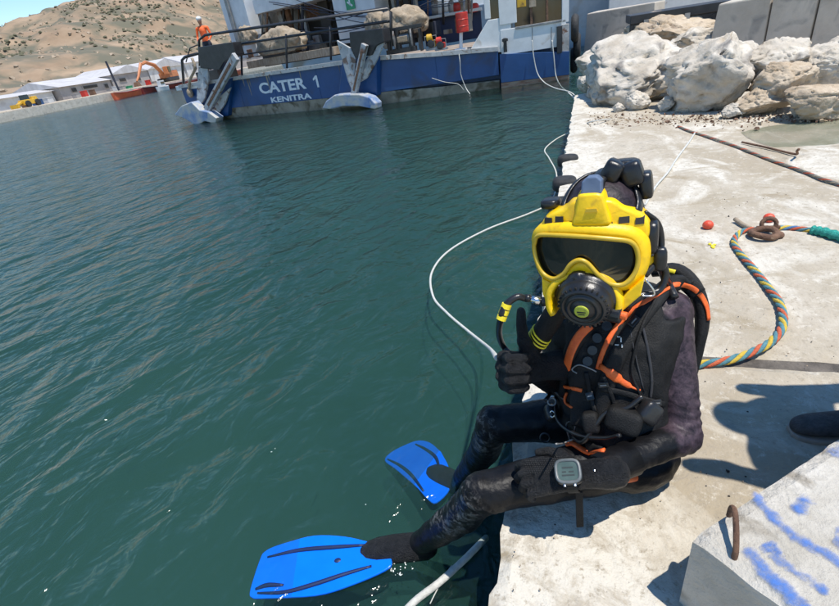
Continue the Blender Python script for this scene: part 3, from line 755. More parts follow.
# far hand: fist with the thumb up
fst = PX(510, 364, zs(.90))
upi = (UP * .97 - RT * .12).normalized(); lf = (-RT * .90 - FW * .35 - UP * .05).normalized()
hand(Rw + V((0, 0, 0)) + lf * -.012, lf, upi, (FW * .8 - RT * .55), [(1.25, 1.55, .9), (1.3, 1.55, .9), (1.3, 1.5, .9), (1.35, 1.45, .9)], ((.55, .80, -.15), (.15, 1, .0), (-.05, 1, .05)), spread=0.0, sc=1.27)
# far forearm cuff print
tree2 = bvh(*[o for o in diver.children if o.type == 'MESH'])

# ---- mask
def H(x, y, c): return hc0 + hr * ((x - 600) * s) + hu * ((232 - y) * s) + hf * (c * s)
def Hn(x, y, c):   # curved front: sides fall back
    k = (x - 592) / 52; return H(x, y, c - 13 * k * k)
def outline(px, c, k=5, fn=Hn, closed=True):
    p = [V((x, y, 0)) for x, y in px]
    q = catmull(p + [p[0], p[1]], k)[:len(px) * k] if closed else catmull(p, k)
    return [fn(v_.x, v_.y, c) for v_ in q], q
win = [(541, 236), (546, 226), (562, 224), (590, 225), (618, 229), (632, 234), (637, 247), (635, 262), (626, 273), (614, 272), (603, 262), (594, 251), (586, 248), (578, 253), (571, 263), (561, 269), (550, 265), (543, 252)]
outr = [(537, 240), (538, 227), (547, 217), (570, 213), (600, 214), (631, 220), (644, 232), (647, 250), (643, 268), (630, 281), (612, 279), (602, 272), (596, 266), (586, 264), (576, 268), (567, 275), (551, 275), (541, 262)]
def shell(name, px_out, px_in, c_out, c_mid, c_in, mt, k=5, flare=1.0):
    o_, _ = outline(px_out, c_mid, k); back, _ = outline(px_out, c_out, k); i_, _ = outline(px_in, c_in, k)
    N = len(o_); mb = MB(); mid = [a.lerp(b, .55) + hf * (2.2 * s) for a, b in zip(o_, i_)]
    inb = [p - hf * (7 * s) for p in i_]
    mb.loft([back, o_, mid, i_, inb], cap=False); return mb.build(name, mt, diver, smooth=True)
frame = shell('mask_frame', outr, win, 4, 37, 40, M['myellow'])
rim, q = outline(win, 42.5); mb = MB(); mb.tube(rim + rim[:1], 2.3 * s, 8, cap=False); mb.build('lens_rim', M['bezel'], diver, smooth=True)
# window: triangulated sheet with the curve of the frame
ins, q = outline(win, 37); bm = bmesh.new(); vs = [bm.verts.new(p) for p in ins]
es = [bm.edges.new((vs[i], vs[(i + 1) % len(vs)])) for i in range(len(vs))]
bmesh.ops.triangle_fill(bm, edges=es, use_beauty=True); bmesh.ops.subdivide_edges(bm, edges=bm.edges, cuts=1)
mb = MB(); mb.add([v_.co.copy() for v_ in bm.verts], [[v_.index for v_ in f.verts] for f in (bm.faces.ensure_lookup_table() or bm.faces)] if (bm.verts.index_update() or True) else []); bm.free()
mb.build('lens', M['lens'], diver, smooth=True)
# brow with its slots
def slabpx(px, c0, c1, name, mt, parent=diver, bev=.0015, fn=Hn, k=1, smooth=False):
    f_ = [fn(x, y, c1) for x, y in px]; b_ = [fn(x, y, c0) for x, y in px]; mb = MB(); mb.loft([b_, f_]); return mb.build(name, mt, parent, bevel=bev, smooth=smooth)
def rslab(px, c0, c1, name, mt, parent=diver, bev=0, fn=Hn):
    q = [V((x, y, 0)) for x, y in px]; dense = []
    for i in range(len(q)):
        a, b = q[i], q[(i + 1) % len(q)]; n0 = max(2, int((b - a).length / 3)); dense += [a.lerp(b, t / n0) for t in range(n0)]
    for _ in range(3): dense = [(dense[i - 1] + dense[i] * 2 + dense[(i + 1) % len(dense)]) / 4 for i in range(len(dense))]
    ce = sum(dense, V((0, 0, 0))) / len(dense); nn_ = []
    for i, p in enumerate(dense):
        t = dense[(i + 1) % len(dense)] - dense[i - 1]; w_ = V((t.y, -t.x, 0)).normalized(); nn_.append(w_)
    area = sum(dense[i].x * dense[(i + 1) % len(dense)].y - dense[(i + 1) % len(dense)].x * dense[i].y for i in range(len(dense)))
    if area < 0: nn_ = [-w_ for w_ in nn_]
    mb = MB(); mb.loft([[fn(p.x - w_.x * sh_, p.y - w_.y * sh_, c) for p, w_ in zip(dense, nn_)] for sh_, c in ((-1.5, c0), (-.8, (c0 + c1) / 2), (0, c1 - 4), (.5, c1 - 2), (1.6, c1 - .5), (3, c1))])
    return mb.build(name, mt, parent, smooth=True)
brow = rslab([(546, 220), (549, 212), (558, 205), (573, 201), (578, 193), (616, 194), (621, 201), (632, 206), (641, 213), (646, 224), (645, 236), (630, 232), (590, 226), (560, 227), (544, 233)], 8, 35, 'mask_brow', M['myellow'], bev=.004)
rslab([(578, 216), (582, 204), (585, 186), (607, 186), (612, 204), (616, 217)], 14, 39, 'mask_tab', M['myellow'], bev=.003)
slabpx([(592, 203), (593, 200), (602, 200), (603, 203)], 38, 40, 'clip', M['bezel'], bev=0)
for x0, x1, y in ((552, 560, 212), (563, 571, 210.5), (620, 629, 213.5), (633.5, 641, 216)):
    slabpx([(x0, y + 3), (x0 + .5, y - 3), (x1, y - 3), (x1, y + 3)], 28, 35.8, 'vent_slot', M['darkint'], bev=0)
slabpx([(588, 188), (589, 176), (594, 172), (602, 172), (606, 176), (606, 188)], 22, 36, 'tab_buckle', M['buckle'], bev=.003, fn=H)
for x0, x1, y0, y1 in ((534, 541, 238, 250), (643, 651, 255, 268)):
    slabpx([(x0, y0), (x1, y0), (x1, y1), (x0, y1)], 6, 24, 'strap_lug', M['myellow'], bev=.002)
# lower skirt and nose piece
arc = [(-32, 16), (-33, 3), (-29, -12), (-20, -24), (-8, -31), (8, -31), (22, -24), (31, -12), (36, 3), (34, 16)]
RC = (588, 294)
mb = MB(); apts = [(RC[0] + 33 * math.cos(a), RC[1] - 31 * math.sin(a)) for a in [R(-28) + R(236) * i / 30 for i in range(31)]]
r_a = [[H(x, y, 40) for x, y in apts]]
rings = []
for (x, y) in apts:
    dx, dy = (x - RC[0]) / 33, (y - RC[1]) / 31
    rings.append([H(x + dx * u, y + dy * u, c) for u, c in ((4.5, 18), (5, 34), (2.5, 40), (-1.5, 41), (-3.5, 37), (-4, 18))])
mb.loft(rings); sk = mb.build('mask_skirt', M['myellow'], diver, smooth=True)
for px in ([(548, 270), (560, 276), (560, 290), (553, 300), (548, 288)], [(643, 268), (628, 283), (616, 297), (606, 306), (624, 303), (640, 286)]):
    slabpx(px, 10, 34, 'mask_skirt', M['myellow'], bev=.003, fn=H)
mb = MB(); mb.loft([[H(586 + 22 * math.cos(a), 272 + 18 * math.sin(a), 20) for a in [2 * math.pi * i / 16 for i in range(16)]], [H(586 + 13 * math.cos(a), 273 + 13 * math.sin(a), 42) for a in [2 * math.pi * i / 16 for i in range(16)]], [H(586 + 4 * math.cos(a), 268 + 9 * math.sin(a), 47) for a in [2 * math.pi * i / 16 for i in range(16)]]])
mb.build('nose_piece', M['gear'], diver, smooth=True)
# regulator
rax = (hf - hu * .28 - hr * .06).normalized(); rc = H(592, 287, 26)
mb = MB(); mb.lathe(rc, rax, [(a_, b_ * .93) for a_, b_ in [(-12 * s, 20 * s), (0, 29 * s), (8 * s, 31 * s), (14 * s, 30.5 * s), (15 * s, 28.5 * s), (17 * s, 28.5 * s), (23 * s, 26 * s), (28 * s, 22 * s), (28.5 * s, 20.5 * s), (27 * s, 19.5 * s), (27 * s, 18 * s), (29.5 * s, 17 * s), (30 * s, 14 * s), (28.6 * s, 13 * s), (28.6 * s, 12 * s), (30.5 * s, 11 * s), (31 * s, 0.1 * s)]], 40, up=hu)
reg = mb.build('regulator', M['gear'], diver, smooth=True); reg.data.shade_smooth() if hasattr(reg.data, 'shade_smooth') else None
mb = MB(); mb.lathe(rc + rax * 31 * s, rax, [(-.5 * s, 6.9 * s), (1.0 * s, 6.9 * s), (1.4 * s, 6 * s), (1.4 * s, .1 * s)], 24); lb = mb.build('regulator_label', M['label'], reg, smooth=False)
mb = MB(); mb.box(rc + rax * 32.6 * s, (8 * s, 1.2 * s, .3 * s), Matrix((hr, hu, rax)).transposed()); mb.box(rc + rax * 32.6 * s - hu * 2.5 * s, (6 * s, .8 * s, .3 * s), Matrix((hr, hu, rax)).transposed()); mb.box(rc + rax * 32.6 * s + hu * 2.5 * s, (6 * s, .8 * s, .3 * s), Matrix((hr, hu, rax)).transposed()); mb.build('label_print', M['black'], reg)
for i in range(28):
    a = 2 * math.pi * i / 28; u = (hu - rax * hu.dot(rax)).normalized(); v2 = rax.cross(u); c = rc + rax * 25 * s + (u * math.cos(a) + v2 * math.sin(a)) * 22.3 * s
    mb = MB(); mb.box(c, (1.6 * s, 4 * s, 2.4 * s), Matrix((v2 * math.cos(a) - u * math.sin(a), u * math.cos(a) + v2 * math.sin(a), rax)).transposed()); mb.build('grip_rib', M['gear'], reg)
ka = (hr * 1 - hu * .1 + hf * .15).normalized(); kc = H(608, 304, 34)
mb = MB(); mb.lathe(kc, ka, [(0, 7 * s), (4 * s, 7.5 * s), (4 * s, 8.5 * s), (15 * s, 8.5 * s), (16 * s, 7.5 * s), (16 * s, .1 * s)], 20); kb = mb.build('purge_knob', M['gear'], diver, smooth=False)
mb = MB(); mb.lathe(kc + ka * 1.5 * s, ka, [(0, 8.3 * s), (0, 9 * s), (2 * s, 9 * s), (2 * s, 8.3 * s)], 20); mb.build('knob_ring', M['chrome'], kb)
mb = MB(); mb.lathe(kc + ka * 16 * s, ka, [(0, 4 * s), (5 * s, 4 * s), (5 * s, .1 * s)], 14); mb.build('knob_cap', M['orange'], kb)
# supply hose with its fitting
la = H(556, 297, 30); lb_ = H(546, 296, 34); lc = H(530, 292, 36)
mb = MB(); mb.tube([la, lb_], 5 * s, 12); mb.tube([H(536, 292, 35), lc], 4.2 * s, 12); hb = mb.build('hose_fitting', M['gear'], diver, smooth=True)
mb = MB(); mb.tube([lb_, H(545, 295.6, 34), H(540, 294, 35), H(535, 292.4, 35.5)], [3.2 * s, 4.2 * s, 4.2 * s, 3.4 * s], 12); mb.build('hose_swivel', M['chrome'], hb, smooth=True)
dh_ = (lc - CAM).length; DR = (Rw - CAM).length
hp = [lc, PT(517, 297, dh_ - .01), PT(506, 305, dh_ - .01), PT(501, 318, dh_ + .0), PT(499, 333, lerp_ := (dh_ + DR) / 2), PT(503, 346, DR - .02), PT(512, 356, DR - .02), PT(522, 366, DR + .02), PT(548, 386, DR + .14), PT(575, 408, DR + .16)]
mb = MB(); mb.tube(catmull(hp, 7), .0085, 12); sh_ = mb.build('supply_hose', M['gear'], diver, smooth=True)
def band(a, b, r, parent, gap=3, name='tape_band', dirn=None):
    for i in range(gap):
        t0 = i / gap; t1 = (i + .78) / gap; mb = MB(); mb.tube([a.lerp(b, t0), a.lerp(b, t1)], r, 14); mb.build(name, M['tapey'], parent, smooth=False)
mb = MB(); a_, b_ = PT(503, 307, dh_ - .01), PT(500, 322, dh_); 
band(PT(507, 304, dh_ - .01), PT(500.5, 321, dh_), .0122, sh_, 3)
# corrugated cuff/hose running beside the far forearm, taped in yellow
ca_ = PT(562, 300, dh_ + .10); cb_ = PT(527, 352, DR + .02)
mb = MB(); K = 40; 
mb.tube([ca_.lerp(cb_, i / K) + V((0, 0, 1)) * -.012 * math.sin(math.pi * i / K) for i in range(K + 1)], [.0275 + (.0016 if i % 2 else 0) for i in range(K + 1)], 16)
cf = mb.build('breathing_hose', M['web'], diver, smooth=True)
c1 = ca_.lerp(cb_, .55) - V((0, 0, .012)); ax = (cb_ - ca_).normalized(); qd = ax.cross(FW).normalized()
for i in range(3):
    mb = MB(); cc = ca_.lerp(cb_, .56 + .055 * i) - V((0, 0, .011)); ad = (ax + qd * -.25).normalized(); u = ad.orthogonal().normalized(); v2 = ad.cross(u)
    mb.tube([cc + u * math.cos(a) * .0300 + v2 * math.sin(a) * .0300 for a in [2 * math.pi * i2 / 24 for i2 in range(25)]], .0026, 6, cap=False); mb.build('tape_band', M['tapey'], cf, smooth=True)
# head straps: rubber spider over the hood
hood = bvh(body)
def over(px, r, name, mt, flat=.35, lift=.006):
    pts = []; ns_ = []
    for x, y in px:
        h, n_, i, d = hood.ray_cast(CAM, ray(x, y))
        if h is None:
            h = H(x, y, 0); n_ = (h - hc0).normalized()
        pts.append(h + n_ * lift); ns_.append(n_)
    mb = MB(); mb.tube(catmull(pts, 5), r, 10, flat=flat, up=ns_[0]); return mb.build(name, mt, diver, smooth=True)
def snap(px, r, name, mt, flat=.4, lift=.004):
    pts = []; n0 = None
    for q in catmull([V(z_) for z_ in px], 5):
        h, n_, i_, d_ = hood.find_nearest(H(q.x, q.y, q.z)); pts.append(h + n_ * lift); n0 = n0 or n_
    mb = MB(); mb.tube(pts, r, 10, flat=flat, up=n0); return mb.build(name, mt, diver, smooth=True)
snap([(598, 188, 30), (600, 178, 10), (606, 172, -20)], .017, 'head_strap', M['gear'])
snap([(556, 206, 20), (560, 194, 5), (570, 182, -8), (588, 172, -24), (606, 172, -40)], .011, 'head_strap', M['gear'])
snap([(640, 210, 20), (638, 198, 5), (630, 184, -10), (616, 174, -30)], .011, 'head_strap', M['gear'])
for (x, y, c, a, sx, sy) in ((611, 174, -4, -.5, 9, 11), (628, 178, -8, .3, 10, 12), (640, 190, -12, .1, 6, 13), (620, 170, -16, 0, 12, 5)):
    Mm = HM @ Matrix.Rotation(a, 3, 'Z'); mb = MB(); mb.ell(H(x, y, c), sx * s, sy * s, 13 * s, Mm, 16, 8, .45); mb.build('strap_buckle', M['gear'], diver, smooth=True)
for x, y, c, sx, sy in ((553, 200, 0, 9, 5), (647, 236, 4, 6, 16)):
    mb = MB(); mb.ell(H(x, y, c), sx * s, sy * s, 14 * s, HM, 16, 8, .5); mb.build('strap_buckle', M['gear'], diver, smooth=True)
mb = MB(); mb.tube(catmull([H(640, 212, 10), H(651, 225, 0), H(655, 243, -4), H(654, 260, 0), H(650, 272, 2)], 6), 3 * s, 8, flat=.6, up=hf); mb.build('head_strap', M['gear'], diver, smooth=True)
mb = MB(); mb.tube(catmull([H(642, 272, 14), H(654, 262, 4), H(660, 275, 0), H(655, 290, 6), H(640, 292, 16), H(628, 300, 26)], 6), 3.4 * s, 8); mb.build('hose', M['gear'], diver, smooth=True)
mb = MB(); mb.ell(H(655, 258, 6), 6 * s, 12 * s, 6 * s, HM, 14, 8, .6); mb.build('valve', M['gear'], diver, smooth=True)
mb = MB(); mb.tube(catmull([H(643, 275, 18), H(650, 286, 16), H(650, 292, 16), H(640, 291, 20)], 5), 1.1 * s, 8); mb.build('wire_clip', M['chrome'], diver, smooth=True)
# strap label, yellow print on the shoulder
on_body([(661, 270), (668, 270), (676, 272)], .012, .002, 'orange_trim', M['tapey'], .012)

# ---- dive computer
dcx = (fx); up_ = V((-.25, -.55, .9)); up_ = (up_ - fx * up_.dot(fx)).normalized(); sd_ = up_.cross(fx)
dc = Lw + fx * .05 + up_ * .040
DM = Matrix((fx, sd_, up_)).transposed()
mb = MB(); mb.ell(dc, .034, .031, .012, DM, 28, 8, .55); dco = mb.build('dive_computer', M['gear'], diver, smooth=True)
u8 = [(math.copysign(abs(math.cos(a)) ** .55, math.cos(a)), math.copysign(abs(math.sin(a)) ** .55, math.sin(a))) for a in [2 * math.pi * i / 32 for i in range(32)]]
mb = MB(); mb.tube([dc + fx * x * .028 + sd_ * y * .026 + up_ * .012 for x, y in u8 + u8[:1]], .0042, 8, cap=False); mb.build('bezel', M['dbezel'], dco, smooth=True)
mb = MB(); mb.loft([[dc + fx * x * .026 + sd_ * y * .024 + up_ * .008 for x, y in u8], [dc + fx * x * .025 + sd_ * y * .023 + up_ * .0125 for x, y in u8]]); mb.build('screen', M['lcd'], dco)
mb = MB()
for yy, ww, xx in ((.010, .030, 0), (.002, .012, -.008), (.002, .010, .009), (-.008, .026, 0)): mb.box(dc + fx * xx + sd_ * yy + up_ * .0128, (ww, .0035, .0004), DM)
mb.build('screen_digits', mat('lcd_digits', (.02, .03, .03), (.02, .03, .03)), dco)
for k in (-1, 1):
    mb = MB(); mb.lathe(dc + fx * .012 * k + sd_ * .027 * (1) + up_ * .006, sd_, [(0, .004), (.008, .004), (.008, .001)], 10); mb.build('button', M['chrome'], dco)
u = V((0, 0, 1)); wv = fx.orthogonal().normalized(); wc = Lw + fx * .05
mb = MB(); e1 = up_; e2 = sd_
rg = [[wc + fx * dx + (e1 * math.cos(a) + e2 * math.sin(a)) * (.040 + dr_) for a in [2 * math.pi * i / 28 for i in range(28)]] for dx, dr_ in ((-.013, 0), (-.013, .003), (.013, .003), (.013, 0))]
mb.loft(rg, cap=False); mb.build('wrist_strap', M['web'], dco, smooth=False)
h, n_ = hit(594, 470); 
if h is not None:
    mb = MB(); mb.tube([h + n_ * .004, h + n_ * .006 + V((.003, -.006, -.014)), h + n_ * .004 + V((.008, -.008, -.020))], .0025, 8); mb.build('zip_pull', M['chrome'], diver, smooth=True)
# moulded grip dots on the back of the near glove
tg = bvh(*[o for o in diver.children if o.name.startswith('glove')]); mb = MB(); rnd = random.Random(8)
for i in range(9):
    for j in range(16):
        h, n_ = hit(527 + j * 2.3 + (i % 2) * 1.1 - i * .4, 457 + i * 2.0, tg)
        if h is not None: mb.box(h + n_ * .0006, (.0019, .0019, .0016), Matrix.Rotation(rnd.random(), 3, 'Z'))
gd = mb.build('grip_dots', mat('grip_dot', (.03, .03, .03), (.06, .06, .06), 9, .35), diver); gd['kind'] = 'stuff'
# cuff edge on the forearm
cuff = Lw + (Le - Lw).normalized() * .035; ax = (Le - Lw).normalized(); e1 = ax.orthogonal().normalized(); e2 = ax.cross(e1)
mb = MB(); mb.loft([[cuff + ax * dx + (e1 * math.cos(a) + e2 * math.sin(a)) * rr for a in [2 * math.pi * i / 28 for i in range(28)]] for dx, rr in ((-.012, .034), (-.012, .041), (.02, .0425), (.09, .045), (.09, .036))], cap=False)
o = mb.build('sleeve_cuff', M['neo'], diver, smooth=True)
# knee pads edge, boot
for a, b in ((Lk, La),):
    pass

# ---- fins
def fin(px_out, zp, tilt_n, foot_a, foot_b, ribs, name, slots):
    """outline in photo pixels laid on an inclined plane below the surface; real thickness, raised rails"""
    p0 = foot_b + V((0, 0, .010)); n_ = V(tilt_n).normalized()
    def F(x, y):
        d = ray(x, y); return CAM + d * ((p0 - CAM).dot(n_) / d.dot(n_))
    pts = catmull([F(x, y) for x, y in px_out + px_out[:1]], 4)[:-1]
    mb = MB(); mb.loft([[p - n_ * .006 for p in pts], [p + n_ * .004 for p in pts]]); fo = mb.build('fin', M['fin'], diver, bevel=.003)
    for r in ribs:
        mb = MB(); rp_ = catmull([F(x, y) + n_ * .005 for x, y in r], 5); mb.tube(rp_, [.0065 * math.sin(math.pi * (.12 + .84 * i / len(rp_))) + .0022 for i in range(len(rp_))], 8, flat=.8, up=n_); mb.build('rib', M['finrib'], fo, smooth=True)
    for sp_ in slots:
        mb = MB(); mb.ell(F(*sp_[:2]) + n_ * .003, sp_[2], sp_[3], .004, Matrix(((foot_a - foot_b).normalized(), n_.cross((foot_a - foot_b).normalized()), n_)).transposed(), 16, 6); mb.build('vent', M['finrib'], fo, smooth=True)
    mb = MB(); dr_ = (foot_b - foot_a).normalized(); sd = dr_.cross(n_).normalized(); rings = []
    for t, wx, wz in ((-.03, .040, .045), (.02, .050, .048), (.10, .052, .044), (.16, .050, .034), (.20, .040, .022), (.225, .02, .012)):
        c = foot_a + dr_ * t; rings.append([c + sd * wx * math.cos(a) + n_ * (wz * math.sin(a)) for a in [2 * math.pi * i / 20 for i in range(20)]])
    mb.loft(rings); mb.build('foot_pocket', M['glove'], fo, smooth=True)
    return fo
tipL = PX(262, 580, -.03)
dirL = (PX(270, 576, -.045) - PX(350, 558, -.02)); nL = dirL.cross(V((0, 0, 1))).cross(dirL).normalized() ; nL = nL if nL.z > 0 else -nL
fin([(372, 543), (345, 537), (315, 536), (290, 542), (272, 548), (264, 553), (261, 558), (255, 575), (250, 593), (252, 598), (262, 599), (315, 596), (350, 586), (385, 571), (392, 562), (385, 548)], 0, nL, La + V((-.0, 0, -.02)), Lt + V((0, 0, .004)),
    [[(365, 546), (335, 548), (300, 551), (268, 558)], [(372, 567), (345, 575), (315, 585), (285, 593), (258, 594)], [(256, 590), (268, 586), (284, 586)]], 'fin', [(338, 561, .014, .010)])
Rf = Rt + V((0, 0, -.01)); nR = V((-.35, .1, 1))
fin([(441, 452), (430, 443), (418, 441), (404, 446), (391, 453), (385, 461), (395, 469), (408, 480), (418, 489), (428, 500), (436, 503), (450, 488), (449, 468)], 0, nR, Ra, Rt,
    [[(440, 470), (436, 458), (426, 450), (416, 445)], [(424, 492), (412, 476), (400, 466), (388, 460)]], 'fin', [])
# water film and froth where leg meets water
rnd = random.Random(2); mb = MB()
M['foam'] = mat('froth', (.55, .58, .55), (.75, .77, .74), 60, .4)
for (cx, cy, sx, sy, nn) in ((393, 569, 8, 3, 22), (413, 562, 5, 1, 4), (272, 451, 3, 2, 2), (367, 505, 1.5, 1, 1)):
    for i in range(nn):
        c = PX(rnd.gauss(cx, sx), rnd.gauss(cy, sy), .003); r = rnd.uniform(.0008, .0034)
        mb.ell(c, r * rnd.uniform(1, 2.5), r, r * .5, Matrix.Rotation(rnd.uniform(0, 3), 3, 'Z'), 8, 5)
top(mb.build('froth', M['foam'], smooth=True), 'white froth and bubbles where the near leg enters the green water', 'froth', kind='stuff')

# ================================================================ WORK BOAT
PA = PX(232, 118, 0); PB = PX(380, 105, 0); PD = PX(572, 78, 0)
class Plane:
    def __init__(s, a, b):
        s.p = V(a); s.d = (V(b) - V(a)); s.d.z = 0; s.L = s.d.length; s.d.normalize(); s.n = V((-s.d.y, s.d.x, 0))
    def at(s, x, y, off=0): return PV(x, y, s.p + s.n * off, s.n)
    def sz(s, x, y, off=0): q = s.at(x, y, off); return (q - s.p).dot(s.d), q.z
    def w(s, t, z, off=0): q = s.p + s.d * t + s.n * off; return V((q.x, q.y, z))
    @property
    def M(s): return Matrix((s.d, s.n, V((0, 0, 1)))).transposed()
ST = Plane(PA, PB); SB = Plane(PB, PD)
boat = empty('work_boat', PB, 'blue and white work barge moored across the basin with white lettering on its stern', 'boat')
def pbox(pl, off, x0, x1, y0, y1, depth, name, mt, parent=boat, z0=None, z1=None, bev=.01, mb=None):
    xm = (x0 + x1) / 2; ym = (y0 + y1) / 2
    s0 = pl.sz(x0, ym, off)[0]; s1 = pl.sz(x1, ym, off)[0]
    za = pl.sz(xm, y1, off)[1] if z0 is None else z0; zb = pl.sz(xm, y0, off)[1] if z1 is None else z1
    own = mb is None; mb = mb or MB()
    mb.box(pl.w((s0 + s1) / 2, (za + zb) / 2, off + depth / 2), (s1 - s0, depth, zb - za), pl.M)
    if own: return mb.build(name, mt, parent, bevel=bev)
ZT = 1.30                       # top of the hull at the stern
def ztop(k): return ZT - .05 - .36 * k
sL = -2.55
plan = [ST.w(sL + .25, 0, .0), ST.w(ST.L, 0), ] + [SB.w(SB.L * k, 0) for k in (.33, .645)]
plan2 = [SB.w(SB.L * .652, 0, .05), SB.w(SB.L * .985, 0, .05)]
def hullband(pts, tops, z0, z1f, grow, name, mt, flare=0):
    mb = MB(); n_in = ST.n
    for i in range(len(pts) - 1):
        a, b = pts[i], pts[i + 1]; d = (b - a).normalized(); n_ = V((-d.y, d.x, 0))
        f0 = a - n_ * grow; f1 = b - n_ * grow
        q = [f0, f1, b + n_ * .4, a + n_ * .4]
        za, zb = z1f(i), z1f(i + 1)
        lo = [V((p.x, p.y, z0)) - n_ * 0 for p in q]; lo[0] += n_ * flare; lo[1] += n_ * flare
        hi = [V((q[0].x, q[0].y, za)), V((q[1].x, q[1].y, zb)), V((q[2].x, q[2].y, zb)), V((q[3].x, q[3].y, za))]
        mb.loft([lo, hi])
    return mb.build(name, mt, boat, bevel=.012)
kz = [ZT, ZT - .02, ztop(.33), ztop(.645)]
hullband(plan, None, -.4, lambda i: .36 - (.05 * i if i > 1 else 0), .0, 'boot_topping', M['boot'], .15)
hullband(plan, None, .34, lambda i: kz[i] - .07, .02, 'hull', M['blue'])
hullband(plan, None, ZT - .6, lambda i: kz[i] - .005, .0, 'bulwark_core', M['blue'])
mb = MB()
for i in range(3):
    a, b = plan[i], plan[i + 1]; d = (b - a).normalized(); n_ = V((-d.y, d.x, 0)); mb.beam(V((a.x, a.y, kz[i] - .02)) - n_ * .03, V((b.x, b.y, kz[i + 1] - .02)) - n_ * .03, .16, .11)
mb.build('gunwale', mat('gunwale_grey', (.36, .35, .33), (.52, .50, .47), 5, .6, bump=.3, c3=(.22, .14, .09), s3=6, t3=(.56, .66)), boat)
# right hand block of the hull, a step proud of the rest
mb = MB(); a, b = plan2; n_ = SB.n
def quadbox(mb, a, b, z0a, z0b, z1a, z1b, d0, d1):
    mb.loft([[V((a.x, a.y, z0a)) + n_ * d0, V((b.x, b.y, z0b)) + n_ * d0, V((b.x, b.y, z0b)) + n_ * d1, V((a.x, a.y, z0a)) + n_ * d1],
             [V((a.x, a.y, z1a)) + n_ * d0, V((b.x, b.y, z1b)) + n_ * d0, V((b.x, b.y, z1b)) + n_ * d1, V((a.x, a.y, z1a)) + n_ * d1]])
zr = SB.sz(540, 52)[1]; zl = SB.sz(512, 52)[1]; zrr = SB.sz(568, 51)[1]
quadbox(mb, a, b, .14, .10, zl, zrr, -.12, 6); mb.build('hull', M['blue'], boat, bevel=.01)
mb = MB(); quadbox(mb, a, b, -.4, -.4, .15, .11, -.10, 6); mb.build('boot_topping', mat('rust_boot', (.22, .10, .06), (.36, .26, .19), 3, .8, bump=.5, stretch=(1, 1, 4)), boat)
# hull sides going back, deck
back = [ST.w(sL, 0, 9), SB.w(SB.L * .985, 0, 9)]
mb = MB(); A0 = plan[0]; 
mb.prism([V((p.x, p.y, -.4)) for p in (A0 + V((.05, .05, 0)), plan[1] + ST.n * .3, plan2[0] + SB.n * .3, plan2[1] + SB.n * .3, back[1], back[0])], (0, 0, 1.28))
mb.build('hull', M['blue'], boat)
mb = MB(); mb.prism([V((p.x, p.y, .99)) for p in (A0 + ST.n * .12 + ST.d * .1, plan[1] + ST.n * .12, plan2[0] + SB.n * .12, plan2[1] + SB.n * .15, back[1], back[0] + ST.d * .1)], (0, 0, .02))
mb.build('deck', mat('deck_plates', (.20, .14, .10), (.34, .28, .22), 3, .85, bump=.4, c3=(.12, .07, .05), s3=5), boat)
# cut corner at the left
mb = MB(); mb.prism([ST.w(sL - .25, ZT - .16, .1), ST.w(sL + 1.6, ZT - .16, -.12), ST.w(sL + 1.6, ZT - .16, .4), ST.w(sL - .2, ZT - .16, .7)], (0, 0, .16)); mb.build('gunwale', M['white'], boat, bevel=.01)
mb = MB(); mb.prism([ST.w(sL + .0, .2, .3), ST.w(sL + .35, .2, -.03), ST.w(sL + 1.6, .2, -.03), ST.w(sL + 1.6, .2, .5)], (0, 0, .93)); mb.build('hull', M['blue'], boat)
# name on the stern
def lettering(txt, x0, x1, yb, h, name, mt, off=-.028, sx=None):
    c = bpy.data.curves.new(name, 'FONT'); c.body = txt; c.size = 1; c.extrude = .006; c.offset = .028
    o = bpy.data.objects.new(name, c); COL.objects.link(o); dg = bpy.context.evaluated_depsgraph_get()
    me = bpy.data.meshes.new_from_object(o.evaluated_get(dg)); bpy.data.objects.remove(o)
    xs = [v_.co.x for v_ in me.vertices]; ys = [v_.co.y for v_ in me.vertices]
    p0 = ST.at(x0, yb[0], off); p1 = ST.at(x1, yb[1], off)
    W_ = (p1 - p0).dot(ST.d); o0 = boat.location
    for v_ in me.vertices:
        u = (v_.co.x - min(xs)) / (max(xs) - min(xs)); t = (v_.co.y - min(ys)) / (max(ys) - min(ys))
        q = ST.w((p0 - ST.p).dot(ST.d) + u * W_, (p0.z + p1.z) / 2 + t * h, off - v_.co.z * 1.0); v_.co = q - o0
    me.materials.append(mt); o = bpy.data.objects.new(name, me); COL.objects.link(o); o.parent = boat; o['label'] = 'white painted letters reading ' + txt; return o
M['letter'] = mat('letter_white', (.62, .64, .66), (.70, .72, .74), 8, .5)
lettering('CATER', 261, 307, (94.0, 88.6), .34, 'stern_name', M['letter'])
p0 = ST.at(314.5, 87.6, -.028); t0 = (p0 - ST.p).dot(ST.d); z0_ = p0.z; mb = MB()
mb.prism([ST.w(t0 + a_, z0_ + b_, -.028) for a_, b_ in ((.13, 0), (.13, .25), (.02, .20), (.02, .26), (.14, .34), (.21, .34), (.21, 0))], -ST.n * .006); mb.build('stern_number', M['letter'], boat)
lettering('KENITRA', 272, 312, (103, 98), .17, 'port_name', M['letter'], -.030)
